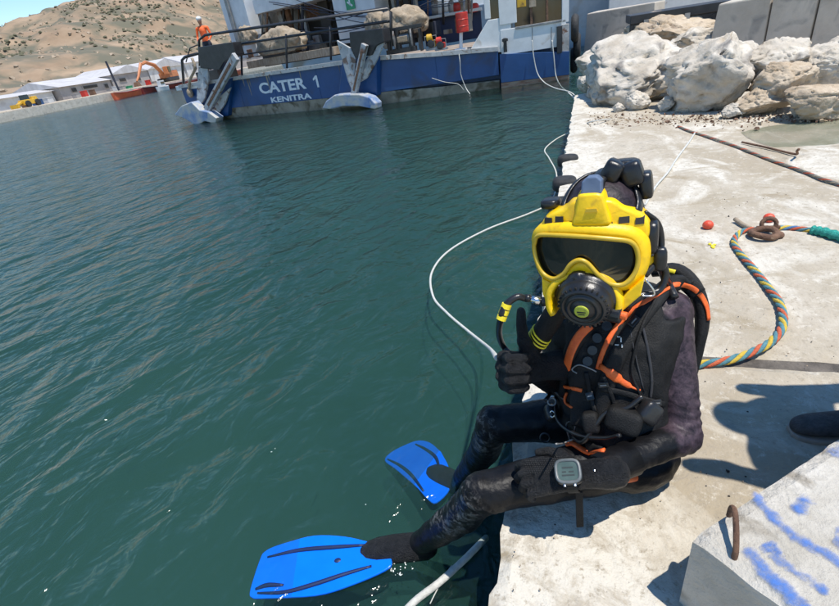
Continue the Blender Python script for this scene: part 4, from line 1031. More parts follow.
# rails round the stern
def rail(pts, r, pl, off, name='rail', mt='black'):
    mb = MB(); mb.tube([pl.at(x, y, off) for x, y in pts], r, 8); return mb.build(name, M[mt], boat, smooth=True)
rail([(200, 72), (199, 40), (205, 35), (388, 8), (391, 12), (391, 50)], .042, ST, .12)
rail([(200, 50), (389, 21)], .036, ST, .12); rail([(240, 55), (389, 33)], .022, ST, .14)
for x, y0, y1 in ((241, 43, 75), (286, 34, 68), (330, 26, 60)): rail([(x, y0), (x + 1, y1)], .036, ST, .12, 'rail_post')
rail([(184, 86), (182, 60), (185, 57), (199, 53)], .05, ST, .1); rail([(186, 62), (190, 48), (197, 45)], .02, ST, .1, 'cable')
mb = MB(); mb.tube(catmull([ST.at(192, 58, -.05), ST.at(195, 68, -.1), ST.at(190, 80, -.14), ST.at(189, 90, -.14)], 5), .05, 8); mb.build('rope_fender', M['canvas'], boat, smooth=True)
mb = MB(); mb.ell(ST.at(190, 93, -.14), .12, .1, .16); mb.build('rope_fender', M['canvas'], boat, smooth=True)
# two stern anchors, each with its bracket
def anchor(label, polys, shank, crown, bracket, rot):
    a = empty('anchor', ST.at(*crown[0], -.5), label, 'anchor', 'anchors hung on the stern')
    for pl in polys:
        mb = MB(); mb.prism([ST.at(x, y, -.22 if i != len(pl) // 2 else -.30) for i, (x, y) in enumerate(pl)], -ST.n * .07); mb.build('fluke', M['galv'], a, bevel=.01)
    mb = MB(); (x0, y0), (x1, y1), wd = shank; mb.beam(ST.at(x0, y0, -.42), ST.at(x1, y1, -.46), wd, .14, -ST.n)
    sh = mb.build('shank', M['galv'], a, bevel=.015)
    mb = MB(); mb.beam(ST.at(x0, y0, -.42).lerp(ST.at(x1, y1, -.46), .12) - ST.n * .075 , ST.at(x0, y0, -.42).lerp(ST.at(x1, y1, -.46), .9) - ST.n * .075, wd * .35, .02, -ST.n); mb.build('shank_slot', M['rust'], sh)
    mb = MB(); mb.prism([ST.at(x, y, -.30) for x, y in crown], -ST.n * .35); mb.build('crown', mat('anchor_paint', (.10, .19, .38), (.36, .39, .43), 2.2, .5, bump=.6, c3=(.42, .41, .38), s3=2.5, t3=(.5, .62)), a, bevel=.03)
    mb = MB(); mb.prism([ST.at(x, y, -.34) for x, y in bracket], ST.n * .38); mb.build('bracket', M['black'], boat, bevel=.02)
    return a
mb = MB(); mb.prism([ST.at(342, 60, -.24), ST.at(376, 56, -.24), ST.at(377, 96, -.2), ST.at(338, 98, -.2)], ST.n * .24); mb.build('anchor_recess', M['blue'], boat, bevel=.03)
anchor('grey stock anchor hanging right of the painted name, upright with spread flukes', [[(338, 40), (352, 48), (357, 58), (354, 92), (349, 80), (344, 62)], [(386, 41), (376, 46), (366, 62), (361, 82), (368, 78), (378, 60)]], ((365, 44), (354, 95), .17),
       [(329, 106), (333, 99), (341, 93), (352, 92), (366, 92), (376, 95), (382, 101), (382, 107), (366, 104), (350, 104), (337, 107)], [(349, 32), (382, 28), (384, 42), (376, 46), (372, 55), (356, 58), (350, 46)], 0)
mb = MB(); mb.prism([ST.at(225, 80, -.2), ST.at(231, 78, -.2), ST.at(228, 116, -.15), ST.at(214, 118, -.15)], ST.n * .2); mb.build('anchor_recess', M['blue'], boat, bevel=.03)
anchor('grey stock anchor hanging at the left corner of the stern, leaning right', [[(200, 66), (209, 66), (210, 80), (206, 98), (201, 106), (198, 98)], [(232, 87), (222, 95), (214, 110), (217, 117), (226, 104)]], ((236, 56), (207, 110), .26),
       [(182, 113), (189, 104), (199, 100), (207, 108), (216, 110), (224, 116), (223, 122), (212, 119), (204, 124), (193, 117)], [(198, 47), (232, 42), (236, 55), (224, 62), (219, 70), (200, 68)], 0)
# superstructure
lt = mat('ship_grey_white', (.50, .53, .56), (.62, .64, .66), 2, .5, bump=.1, c3=(.36, .28, .2), s3=2, t3=(.63, .8))
pbox(ST, 1.6, 222, 246, -40, 60, .5, 'mast_leg', lt)
pbox(ST, 1.5, 225, 228, -40, 50, .06, 'ladder_rail', M['steel'])
pbox(ST, 3.2, 246, 430, -60, 55, .2, 'deckhouse_back', M['darkint'])
pbox(ST, 1.7, 246, 480, -30, -12, 3.0, 'upper_deck', lt)
for x0, x1, m_ in ((262, 266, 'steel'), (276, 280, 'steel'), (284, 288, 'rust'), (300, 303, 'steel'), (318, 328, 'darkint'), (378, 382, 'steel'), (392, 395, 'steel'), (404, 409, 'darkint'), (414, 417, 'steel')):
    pbox(ST, 2.4, x0, x1, -30, 50, .12, 'stanchion', M[m_])
for x0, x1, y0, y1, m_ in ((247, 262, 12, 34, 'steel'), (266, 284, 2, 26, 'boot'), (288, 300, 8, 30, 'steel'), (303, 318, -4, 18, 'rust'), (382, 400, -6, 12, 'steel'), (418, 428, 0, 12, 'blue')):
    pbox(ST, 2.9, x0, x1, y0, y1, .25, 'locker', M[m_])
o = pbox(ST, 1.8, 333, 375, -30, 42, .8, 'deckhouse', lt)
def sign():
    mb = MB(); c = ST.at(350, 3, 1.77); mb.box(c, (.34, .03, .34), ST.M); mb.build('green_sign', M['green'], boat)
    mb = MB(); mb.box(c - ST.n * .02 + V((0, 0, .05)), (.05, .01, .20), ST.M); mb.box(c - ST.n * .02 + V((0, 0, -.02)), (.22, .01, .05), ST.M @ Matrix.Rotation(.6, 3, 'Y')); mb.build('sign_mark', M['letter'], boat)
sign()
mb = MB(); mb.box(ST.at(256, 2, 2.5), (.75, .08, .06), ST.M @ Matrix.Rotation(-.1, 3, 'Y')); mb.build('strip_lamp', mat('lamp_glass', (.7, .7, .7), (.8, .8, .8), 3, .3, emis=(.6, .65, .7)), boat)
# low hatch coaming and clutter base
pbox(ST, .9, 245, 335, 54, 62, .6, 'coaming', mat('weathered_wood', (.25, .19, .13), (.42, .35, .27), 4, .9, bump=.6, stretch=(6, 1, 1)))
# stores on deck
def heap(px, py, pl, off, w_, d_, h_, seed, label, mt='canvas', name='cloth_heap', cat='cloth'):
    c = pl.at(px, py, off); bm = bmesh.new(); bmesh.ops.create_icosphere(bm, subdivisions=4, radius=1); of = V((seed, seed * 2, 0))
    for v_ in bm.verts:
        p = v_.co.copy(); p += p.normalized() * (.20 * noise.noise(p * 1.6 + of) + .12 * noise.noise(p * 3.5 + of) + .07 * math.sin(p.x * 13 + p.z * 5 + 7 * noise.noise(p * 1.6 + of)) + .05 * noise.noise(p * 9 + of))
        if p.z < -.5: p.z = -.5 + (p.z + .5) * .1
        v_.co = pl.M @ V((p.x * w_ / 2, p.y * d_ / 2, (p.z + .5) * h_ / 1.5))
    me = bpy.data.meshes.new(name); bm.to_mesh(me); bm.free(); me.materials.append(M[mt]); me.polygons.foreach_set('use_smooth', [True] * len(me.polygons))
    o = bpy.data.objects.new(name, me); COL.objects.link(o); o.location = c; return tag(o, label, cat, 'cloth heaps on the boat deck')
heap(284, 52, ST, 1.1, 2.1, .8, .74, 1, 'tan canvas heap behind the stern rail over the painted name')
heap(250, 44, ST, 1.3, .8, .5, .6, 4, 'small beige bundle left of the tan canvas heap')
heap(404, 34, SB, 1.0, 1.5, .8, .70, 8, 'cream sacking heap draped over the black winch')
heap(378, 30, ST, 1.0, .8, .5, .5, 6, 'cream bundle just inside the right end of the stern rail')
# dark clutter between the rail and the deckhouse
rnd = random.Random(21)
for i in range(26):
    x = rnd.uniform(244, 336) if i < 18 else rnd.uniform(392, 470); y1 = 58 - (x - 244) * .12; hh_ = rnd.uniform(4, 18); ww = rnd.uniform(2, 9)
    pbox(ST, rnd.uniform(1.5, 2.2), x, x + ww, y1 - hh_, y1, rnd.uniform(.15, .4), 'locker', M[rnd.choice(['black', 'darkint', 'rust', 'steel', 'darkint', 'boot', 'navy'])], bev=.015)
for i in range(22):
    x = rnd.uniform(246, 476); mb = MB(); pl_ = ST; o_ = rnd.uniform(1.9, 2.8)
    mb.tube([pl_.at(x, -12, o_), pl_.at(x + rnd.uniform(-1, 1), 48 - (x - 246) * .12, o_)], rnd.uniform(.02, .05), 6); mb.build('pipe', M[rnd.choice(['black', 'rust', 'steel', 'navy'])], boat, smooth=True)
for i in range(7):
    a_ = ST.at(rnd.uniform(246, 330), rnd.uniform(-5, 30), 1.6); b_ = ST.at(rnd.uniform(340, 470), rnd.uniform(0, 35), 1.6)
    mb = MB(); mb.tube(catmull([a_, a_.lerp(b_, .5) - V((0, 0, .3)), b_], 8), .012, 5); mb.build('cable', M['navy'], boat, smooth=True)
# rust runs and seams on the stern plating
for i in range(15):
    x = rnd.uniform(236, 375); 
    if 255 < x < 325 and i % 3: continue
    pq = ST.at(x, 80, -.024); t_ = (pq - ST.p).dot(ST.d); L0_ = rnd.uniform(.15, .6); wd = rnd.uniform(.012, .04)
    mb = MB(); mb.prism([ST.w(t_ - wd, ZT - .09, -.021), ST.w(t_ + wd, ZT - .09, -.021), ST.w(t_ + wd * .3, ZT - .09 - L0_, -.021), ST.w(t_ - wd * .3, ZT - .09 - L0_ * .9, -.021)], -ST.n * .002); mb.build('rust_run', M['boot'], boat)
for t_ in (.9, 2.6, 4.55): 
    mb = MB(); mb.box(ST.w(t_, .8, -.024), (.02, .008, .9), ST.M); mb.build('weld_seam', M['blue'], boat)
# winch
wn = empty('winch', SB.at(405, 52, .3), 'black framed deck winch standing in front of the cream sacking', 'winch')
for x0, x1 in ((386, 389), (396, 399), (409, 413), (419, 421)): pbox(SB, .2, x0, x1, 28, 51, .3, 'frame', M['black'], wn, bev=.008)
pbox(SB, .22, 386, 421, 26, 30, .26, 'crossbar', M['black'], wn); pbox(SB, .2, 386, 416, 48, 53, .3, 'base', M['black'], wn)
mb = MB(); mb.lathe(SB.at(394, 40, .35), SB.d, [(0, .16), (.02, .26), (.05, .26), (.07, .13), (.5, .13), (.52, .26), (.55, .26), (.57, .1)], 18); mb.build('drum', M['steel'], wn)
pbox(SB, .15, 397, 407, 36, 42, .05, 'plate', M['canvas'], wn)
# red drum, yellow and red pumps, bollard, plants
mb = MB(); c = SB.at(463, 32, .5); k = .17
mb.lathe(c, (0, 0, 1), [(0, k * .96), (.02, k), (.14, k), (.15, k * 1.04), (.16, k), (.30, k), (.31, k * 1.04), (.32, k), (.46, k), (.48, k * .96), (.475, .02)], 24)
top(mb.build('oil_drum', M['red']), 'red plastic drum on a white stand on the boat deck', 'drum')
mb = MB(); mb.tube([SB.at(461, 50, .5), SB.at(461, 31, .5)], .05, 10); mb.box(SB.at(461, 49, .5), (.3, .3, .06)); top(mb.build('drum_stand', M['white']), 'white post stand under the red drum', 'stand')
for nm, px, py, mt, lab in (('pump', 433, 50, 'yellow_m', 'yellow engine pump beside the winch on deck'), ('pump', 442, 50, 'red', 'smaller red engine pump right of the yellow one')):
    c = SB.at(px, py, .35); e = empty(nm, c, lab, 'pump'); z = .36 if mt == 'yellow_m' else .28
    mb = MB(); mb.box(c + V((0, 0, z * .45)), (.22, .22, z * .5), SB.M); mb.build('engine_block', M[mt], e, bevel=.03)
    mb = MB(); mb.lathe(c + V((-.12, -.1, z * .9)), SB.d, [(0, .07), (.02, .09), (.14, .09), (.16, .06)], 16); mb.build('tank', M[mt], e)
    mb = MB(); mb.lathe(c + V((0, -.13, z * .45)), -SB.n, [(0, .10), (.04, .10), (.05, .05)], 16); mb.build('flywheel', M['black'], e)
    mb = MB(); mb.box(c + V((0, 0, .03)), (.34, .26, .05), SB.M); mb.tube([c + V((-.16, -.14, .02)), c + V((-.16, -.14, z)), c + V((.16, -.1, z)), c + V((.16, -.1, .02))], .014, 6); mb.build('frame', M['steel'], e)
# far cabin behind, with clutter on its ledge
pbox(SB, 2.6, 424, 482, 12, 15, .3, 'ledge', M['white']); pbox(SB, 2.9, 424, 482, 15, 42, .1, 'cabin_wall', mat('navy_paint', (.01, .02, .06), (.02, .03, .09), 2, .5))
rnd = random.Random(9)
for i in range(10):
    x = 424 + i * 5.6; hgt = rnd.uniform(4, 10); m_ = rnd.choice(['red', 'white', 'blue', 'canvas', 'steel', 'red'])
    c = SB.at(x, 12, 2.75); mb = MB(); mb.ell(c + V((0, 0, .12)), rnd.uniform(.09, .17), .12, rnd.uniform(.12, .26), None, 12, 7, .7)
    top(mb.build('crate_bundle', M[m_], smooth=True), ['red', 'pale', 'rust red', 'dark', 'tan', 'blue', 'grey', 'crimson', 'cream', 'dull'][i] + ' bundle, number %s from the left on the ledge behind the winch' % ['one', 'two', 'three', 'four', 'five', 'six', 'seven', 'eight', 'nine', 'ten'][i], 'bundle', 'bundles on the ledge behind the winch')
pbox(ST, 3.0, 246, 480, 66, 70, .1, 'stringer', M['steel'])
# white bulwark, wall, window and door at the right
cabw = M['white']
mb = MB(); mb.prism([SB.at(469, 52, .02), SB.at(511, 52, .02), SB.at(511, 16, .02), SB.at(488, 20, .02)], SB.n * .12); mb.build('bulwark', cabw, boat, bevel=.01)
pbox(SB, .0, 500.6, 566, 24.5, 50.5, .15, 'cabin_side', cabw)
pbox(SB, .0, 498, 516, -30, 24, .15, 'cabin_side', cabw); pbox(SB, .0, 562, 569, -40, 22, .2, 'cabin_post', cabw)
pbox(SB, .1, 514, 563, -40, -8, .15, 'cabin_side', cabw)
pbox(SB, .05, 483, 489, -40, 19, .15, 'door_post', cabw); pbox(SB, .14, 489, 499, -30, 20, .05, 'door', M['glass'])
pbox(SB, .09, 514, 563, -10, 25, .02, 'window', M['glass'])
pbox(SB, -.03, 515, 562, 23, 25.5, .1, 'window_sill', M['steel'])
for x in (531, 547): pbox(SB, .02, x - 1.2, x + 1.2, -10, 24, .06, 'mullion', M['rust'])
for x0, x1, y0, y1, m_ in ((517, 526, -3, 7, 'yellow_m'), (529, 536, -1, 7, 'canvas')): pbox(SB, -.01, x0, x1, y0, y1, .05, 'life_jacket', M[m_])
pbox(SB, -.12, 557, 562, 26, 53, .12, 'side_fender', M['black'])
for x in (532, 551): pbox(SB, -.01, x, x + .8, 27, 51, .012, 'seam', M['steel'])
pbox(SB, -.05, 562, 569, 24, 75, .5, 'corner_post', mat('worn_corner', (.3, .28, .25), (.5, .48, .45), 4, .7, bump=.4, c3=(.2, .1, .06), s3=8))
mb = MB(); mb.lathe(SB.at(505.5, 52, -.1), (0, 0, 1), [(0, .05), (.25, .045), (.26, .08), (.32, .08), (.34, .03)], 12); mb.build('bollard', M['black'], boat)
for i, (x, y) in enumerate(((575, 28), (577, 46), (574, 60))):
    mb = MB(); c = PV(x, y, SB.p + SB.n * (.3 + .3 * i), SB.n); mb.tube([c + V((0, math.cos(a) * .22, math.sin(a) * .24)) for a in [2 * math.pi * i2 / 20 for i2 in range(21)]], .10, 10, cap=False)
    top(mb.build('tyre_fender', M['rubber'], smooth=True), ('uppermost', 'middle', 'lowest')[i] + ' black tyre fender hanging between the boat and the boulders', 'tyre', 'tyres between boat and boulders')
# another ship lying behind the boat and the boulders
lt2 = mat('pale_blue_hull', (.30, .36, .42), (.42, .46, .50), 1, .6, c3=(.3, .25, .2), s3=.6, t3=(.55, .7)); sp2 = empty('moored_ship', (-1, 30, 0), 'white ship with a pale grey blue hull far behind the gap between boat and boulders', 'ship')
mb = MB(); mb.loft([[(-16, 27, -.5), (6, 27.6, -.5), (6, 33, -.5), (-16, 33, -.5)], [(-17, 26.6, 2.4), (6.6, 27.2, 2.6), (6.6, 33.4, 2.6), (-17, 33.4, 2.4)]]); mb.build('hull', lt2, sp2, bevel=.05)
mb = MB(); mb.box((-4, 30, 4.0), (18, 4, 3.0)); mb.build('superstructure', M['white'], sp2, bevel=.05)
for i in range(9):
    mb = MB(); mb.box((-11.5 + i * 1.9, 27.97, 4.3), (1.0, .08, .8)); f_ = mb.build('window', M['steel'], sp2); mb = MB(); mb.box((-11.5 + i * 1.9, 27.90, 4.3), (.85, .06, .65)); mb.build('pane', M['glass'], f_)
for z_ in (2.9, 3.25, 3.6):
    mb = MB(); mb.tube([(-16, 27, z_), (6, 27.5, z_)], .03, 6); mb.build('rail', M['steel'], sp2)
for i in range(12):
    mb = MB(); mb.tube([(-15.5 + i * 1.9, 27.05 + .045 * i, 2.4), (-15.5 + i * 1.9, 27.05 + .045 * i, 3.65)], .035, 6); mb.build('rail_post', M['steel'], sp2)
# lines from the boat to the boulders
M['line'] = mat('white_line', (.50, .49, .44), (.64, .63, .58), 60, .8, bump=.5, bscale=200)
def line(pts, r, label, name='rope', mt='line', grp=None, n=8, cat='rope', k=8):
    mb = MB(); mb.tube(catmull(pts, k), r, n); return top(mb.build(name, M[mt], smooth=True), label, cat, grp)
def SBt(x, y, o): return SB.at(x, y, o)
line([SBt(532, 40, -.16), SBt(533, 52, -.2), SBt(537, 72, -.25), SBt(544, 82, -.5), PX(555, 88, .02), PX(570, 92, .02), PX(578, 99, .05)], .014, 'left one of two white mooring lines hanging from the white cabin side')
line([SBt(552, 40, -.16), SBt(554, 58, -.2), SBt(556, 76, -.25), SBt(561, 86, -.6), PX(570, 94, .02), PX(580, 104, .1)], .014, 'right one of two white mooring lines hanging from the white cabin side')
line([SBt(459, 54, -.1), SBt(460, 62, -.15), SBt(461, 75, -.12), SBt(466, 88, -.12), PX(470, 94, .0)], .012, 'thin tan line hanging down the blue hull amidships')
line([SBt(432, 78, -.08), SBt(445, 82, -.08), SBt(458, 84, -.1), SBt(464, 90, -.1)], .008, 'faint line looping along the boot topping amidships')
# the sailor at the stern
def figure(loc, label, facing, hgt, vest, trousers, hat=None, vox=.018, lean=0, detail=True):
    e = empty('person', loc, label, 'person'); f = V(facing).normalized(); sd = f.cross(V((0, 0, 1))).normalized(); k = hgt / 1.75; L0 = V(loc)
    def q(a, b, c): return L0 + (sd * a + f * (b + lean * c) + V((0, 0, c))) * k
    mb = MB(); c_ = mb.capsule
    for s_ in (-1, 1):
        c_(q(.10 * s_, 0, .88), q(.12 * s_, .03, .48), .085 * k, .062 * k, 12); c_(q(.12 * s_, .03, .48), q(.13 * s_, -.01, .09), .058 * k, .04 * k, 12)
        c_(q(.13 * s_, -.03, .05), q(.15 * s_, .17, .035), .045 * k, .035 * k, 10)
        c_(q(.20 * s_, 0, 1.40), q(.27 * s_, .02, 1.12), .052 * k, .042 * k, 12); c_(q(.27 * s_, .02, 1.12), q(.22 * s_, .22, .98), .040 * k, .03 * k, 12); c_(q(.22 * s_, .22, .98), q(.20 * s_, .30, .96), .034 * k, .024 * k, 10)
    mb.ell(q(0, 0, .95), .155 * k, .11 * k, .13 * k, Matrix((sd, f, V((0, 0, 1)))).transposed()); c_(q(0, .0, .98), q(0, .01, 1.32), .125 * k, .135 * k); c_(q(-.13, 0, 1.40), q(.13, 0, 1.40), .075 * k, .075 * k)
    c_(q(0, 0, 1.42), q(0, .02, 1.56), .055 * k, .052 * k); mb.ell(q(0, .03, 1.635), .075 * k, .095 * k, .115 * k, Matrix((sd, f, V((0, 0, 1)))).transposed()); mb.ell(q(0, .125, 1.62), .012 * k, .018 * k, .02 * k)
    b = mb.build('body', [M['skin'], trousers, vest], e); remesh(b, vox * k, 4)
    o0 = origin(b); b.data.materials.clear(); [b.data.materials.append(x) for x in (M['skin'], trousers, vest, M['rubber'])]
    for p in b.data.polygons:
        z = (p.center.z + o0.z - L0.z) / k; r_ = (p.center + o0 - L0)
        a_ = abs(r_.dot(sd)) / k; fr_ = (r_.dot(f)) / k
        p.material_index = 3 if z < .085 else 1 if z < .97 and a_ < .215 else 0 if z > 1.47 else (2 if z > .97 and (fr_ < .24) else 0)
    if hat:
        mb = MB(); Mh = Matrix((sd, f, V((0, 0, 1)))).transposed(); mb.ell(q(0, .02, 1.70), .10 * k, .12 * k, .085 * k, Mh, 18, 8); mb.build('hard_hat', hat, e, smooth=True)
    return e
sp_ = ST.at(213, 62, 1.0); mb = MB(); mb.box((sp_.x, sp_.y, 1.32), (1.3, .9, .66), ST.M); mb.build('raised_platform', M['black'], boat, bevel=.02)
figure((sp_.x, sp_.y, 1.65), 'deckhand in an orange vest and white hard hat at the left stern rail', (-ST.n + ST.d * .6), 1.72, M['hiviz'], M['navy'], M['white'])

# ================================================================ FAR SHORE
SH = Plane(PX(0, 123, 0), PX(190, 84, 0))
def shw(s_, off, z): return SH.w(s_, z, off)
M['hill'] = mat('dry_hillside', (.235, .16, .10), (.34, .245, .16), .06, .95, bump=.8, bscale=.6, detail=10, c3=(.125, .115, .078), s3=.09, t3=(.42, .60), stretch=(1, 1, 2.2), dist=.4)
def hz(s_, o_):
    crest = max(4, 17 + .24 * (s_ - 92)); crest = 70 + (crest - 70) * .35 if crest > 70 else crest
    t = max(0, min(1, (o_ - 20) / 60)); t2 = t * t * (3 - 2 * t) * .35 + t * .65
    z = 1.2 + crest * t2 - max(0, o_ - 84) * .12
    z += t * (2.6 * noise.noise(V((s_ * .018, o_ * .03, 1))) + 2.2 * noise.noise(V((s_ * .05, o_ * .06, 5))) + 1.5 * noise.noise(V((s_ * .16, o_ * .16, 2))) + .6 * noise.noise(V((s_ * .5, o_ * .5, 9))))
    z += min(1, t * 2) * .8 * math.sin(z * .75 + 2 * noise.noise(V((s_ * .02, o_ * .02, 7))))      # worn terraces
    return z
mb = MB(); ns, no = 300, 110
for j in range(no + 1):
    o_ = 16 + 190 * (j / no) ** 1.35
    for i in range(ns + 1):
        s_ = -90 + 620 * (i / ns) ** 1.25
        mb.v.append(shw(s_, o_, hz(s_, o_)))
mb.f = [(j * (ns + 1) + i, j * (ns + 1) + i + 1, (j + 1) * (ns + 1) + i + 1, (j + 1) * (ns + 1) + i) for j in range(no) for i in range(ns)]; mb.m = [0] * len(mb.f)
top(mb.build('hill', M['hill'], smooth=True), None, None, kind='structure')
# scrub
rnd = random.Random(4); mb = MB(); M['scrub'] = mat('scrub', (.085, .085, .05), (.14, .13, .08), .3, .95)
for i in range(15000):
    s_ = rnd.uniform(-10, 330); o_ = rnd.uniform(24, 150); k = noise.noise(V((s_ * .02, o_ * .035, 3)))
    if rnd.random() > .30 + k * 1.9: continue
    r = rnd.uniform(.2, .8); c = shw(s_, o_, hz(s_, o_) + r * .15); a0 = rnd.random() * 6
    ring_ = [c + V((math.cos(a0 + a) * r * rnd.uniform(.7, 1.1), math.sin(a0 + a) * r * rnd.uniform(.7, 1.1), rnd.uniform(-.1, .15) * r)) for a in (0, 1.05, 2.1, 3.14, 4.2, 5.2)]
    r2 = [c + (p - c) * .6 + V((0, 0, r * rnd.uniform(.45, .7))) for p in ring_]; mb.loft([ring_, r2])
top(mb.build('hillside_scrub', M['scrub'], smooth=False), 'dark olive scrub dotted over the dry tan hillside', 'scrub', kind='stuff')
mb = MB()
for i in range(1500):
    s_ = rnd.uniform(-10, 260); o_ = rnd.uniform(24, 120)
    r = rnd.uniform(.25, .9); c = shw(s_, o_, hz(s_, o_)); Rm = Matrix.Rotation(rnd.uniform(0, 6), 3, V((rnd.random(), rnd.random(), 1)).normalized()); mb.box(c, (r * 1.6, r, r), Rm, .6)
top(mb.build('hillside_rocks', mat('pale_rocks', (.26, .195, .13), (.38, .30, .22), 1, .9)), 'pale rocks strewn over the dry tan hillside', 'rocks', kind='stuff')
# far quay
mb = MB(); mb.prism([shw(-90, 0, -1), shw(500, 0, -1), shw(500, 30, -1), shw(-90, 30, -1)], (0, 0, 1.95)); top(mb.build('far_quay', M['conc'], bevel=0), None, None, kind='structure')
mb = MB(); mb.prism([shw(-90, .6, .95), shw(500, .6, .95), shw(500, 29, .95), shw(-90, 29, .95)], (0, 0, .05)); top(mb.build('far_quay_paving', M['earth']), None, None, kind='structure')
fw = mat('far_white_wall', (.50, .49, .48), (.60, .59, .58), .6, .8, c3=(.40, .37, .34), s3=.5, t3=(.55, .75)); fg = mat('far_grey_wall', (.28, .25, .24), (.36, .33, .31), .6, .85)
fr_ = mat('far_roof', (.40, .38, .37), (.52, .50, .50), .5, .7, stretch=(4, 1, 1))
def shed(s0, s1, off, dep, h, ridge, wall, label, wins, z=1.0, gable=False, name='warehouse'):
    e = empty(name, shw((s0 + s1) / 2, off, z), label, 'building', 'harbour sheds on the far shore')
    mb = MB(); mb.prism([shw(s0, off, z), shw(s1, off, z), shw(s1, off + dep, z), shw(s0, off + dep, z)], (0, 0, h)); mb.build('wall', wall, e)
    mb = MB()
    if gable:   # ridge runs away from the water: gable end faces us
        m_ = (s0 + s1) / 2; a = [shw(s0 - .3, off - .3, z + h), shw(m_, off - .3, z + h + ridge), shw(s1 + .3, off - .3, z + h)]
    else:
        a = [shw(s0 - .3, off - .4, z + h), shw(s0 - .3, off + dep / 2, z + h + ridge), shw(s0 - .3, off + dep + .3, z + h)]
    mb.prism(a, (SH.n * (dep + .6)) if gable else SH.d * (s1 - s0 + .6)); mb.build('roof', fr_, e)
    for (ws, wz, ww, wh) in wins:
        mb = MB(); mb.box(shw(s0 + ws, off - .03, z + wz), (ww, .12, wh), SH.M); w_ = mb.build('window', fg, e)
        mb = MB(); mb.box(shw(s0 + ws, off - .11, z + wz), (ww * .86, .05, wh * .84), SH.M); mb.build('pane', M['darkint'], w_)
shed(-22, 25, 14, 6, 1.55, .5, fw, 'long low white shed at the left end of the far shore', [(23, .9, .7, .5), (27, .8, 1.0, .5), (31, .9, .7, .6), (36, .95, .8, .5), (42, .9, .7, .5)])
shed(25.5, 38, 13, 9, 1.9, 1.3, fg, 'grey harbour shed with a dark strip window, right of the long low white shed', [(3, 1.2, 1.2, .7), (7, 1.3, 4, .5), (11, 1.0, 1.0, .8)])
shed(38.5, 50, 13, 9, 2.6, 1.4, fg, 'grey gabled harbour shed left of the dark pole', [(3, 1.6, 2.2, .6), (8, 1.5, 1.0, 1.0)], gable=True)
shed(50.5, 64, 13, 9, 2.7, 1.7, fw, 'white gabled harbour shed behind the excavator', [(4, 1.4, 1.4, 1.2), (9.5, 1.3, 1.6, 1.4)], gable=True)
shed(65, 84, 13, 9, 3.0, 1.9, fw, 'white harbour shed just left of the boat stern rail', [(4, 1.9, 1.6, 1.2), (12, 2.4, 3.6, 1.0)])
shed(85, 130, 13, 9, 3.2, 1.9, fg, 'long grey shed mostly hidden behind the boat', [(6, 1.9, 1.6, 1.2), (16, 2.4, 3.6, 1.0)])
mb = MB(); mb.tube([shw(28.5, 5, 1), shw(28.3, 5, 5.4)], .16, 8); top(mb.build('pole', M['navy']), 'tall dark pole standing on the far quay', 'pole')
# excavator
ex = empty('excavator', shw(38, 4, 1), 'orange excavator with its arm bent like an arch on the far quay', 'excavator')
mb = MB()
for o_ in (3, 5): mb.box(shw(42, o_, 1.35), (3.6, .5, .7), SH.M)
mb.build('track', M['black'], ex, bevel=.15)
mb = MB(); mb.box(shw(42.6, 4, 2.1), (3.0, 2.2, .9), SH.M); mb.box(shw(43.6, 4, 2.5), (1.0, 2.1, .5), SH.M); mb.build('engine_house', M['orange_m'], ex, bevel=.08)
mb = MB(); mb.box(shw(41.4, 3.3, 2.9), (1.2, 1.0, 1.3), SH.M, .85); cb = mb.build('cab', M['orange_m'], ex, bevel=.06)
mb = MB(); mb.box(shw(41.4, 2.76, 3.0), (.9, .06, .9), SH.M); mb.build('cab_window', M['glass'], cb)
mb = MB(); mb.tube([shw(41.3, 4.2, 2.3), shw(39.5, 4.2, 4.0), shw(37.2, 4.2, 4.6), shw(35.6, 4.2, 4.3)], [.3, .36, .3, .2], 8); mb.build('boom', M['orange_m'], ex)
mb = MB(); mb.tube([shw(35.8, 4.2, 4.5), shw(33.8, 4.2, 2.6), shw(32.8, 4.2, 1.9)], [.26, .2, .14], 8); mb.build('dipper_arm', M['orange_m'], ex)
mb = MB(); mb.box(shw(32.6, 4.2, 1.45), (.9, .9, .7), SH.M, .7); mb.build('bucket', M['rust'], ex)
def hull_boat(s0, s1, off, h, colr, label, cabin=None, trim=None, group='small boats along the far quay'):
    e = empty('moored_boat', shw((s0 + s1) / 2, off, 0), label, 'boat', group); L_ = s1 - s0; w_ = min(1.6, L_ * .16); rings = []
    for t, ww, zz_ in ((0, .25, 1.25), (.08, .7, 1.08), (.3, 1, .95), (.7, 1, .95), (.92, .8, 1.0), (1, .55, 1.1)):
        s_ = s0 + L_ * t; rings.append([shw(s_, off - w_ * ww, h * zz_), shw(s_, off - w_ * ww * .6, -.2), shw(s_, off + w_ * ww * .6, -.2), shw(s_, off + w_ * ww, h * zz_)])
    mb = MB(); mb.loft(rings); mb.build('hull', colr, e)
    if trim:
        mb = MB(); mb.tube([r[0] for r in rings], .07, 6); mb.build('rubbing_strake', trim, e)
    if cabin:
        c0, c1, ch = cabin; mb = MB(); mb.box(shw(s0 + L_ * (c0 + c1) / 2, off, h + ch / 2), (L_ * (c1 - c0), w_ * 1.2, ch), SH.M, .9); cc = mb.build('cabin', fw, e, bevel=.03)
        mb = MB(); mb.box(shw(s0 + L_ * (c0 + c1) / 2, off - w_ * .62, h + ch * .62), (L_ * (c1 - c0) * .7, .06, ch * .35), SH.M); mb.build('window', M['glass'], cc)
dr = mat('dark_red_hull', (.20, .025, .02), (.28, .04, .03), 1, .6); orr = mat('orange_red_hull', (.55, .08, .03), (.65, .12, .04), 1, .5)
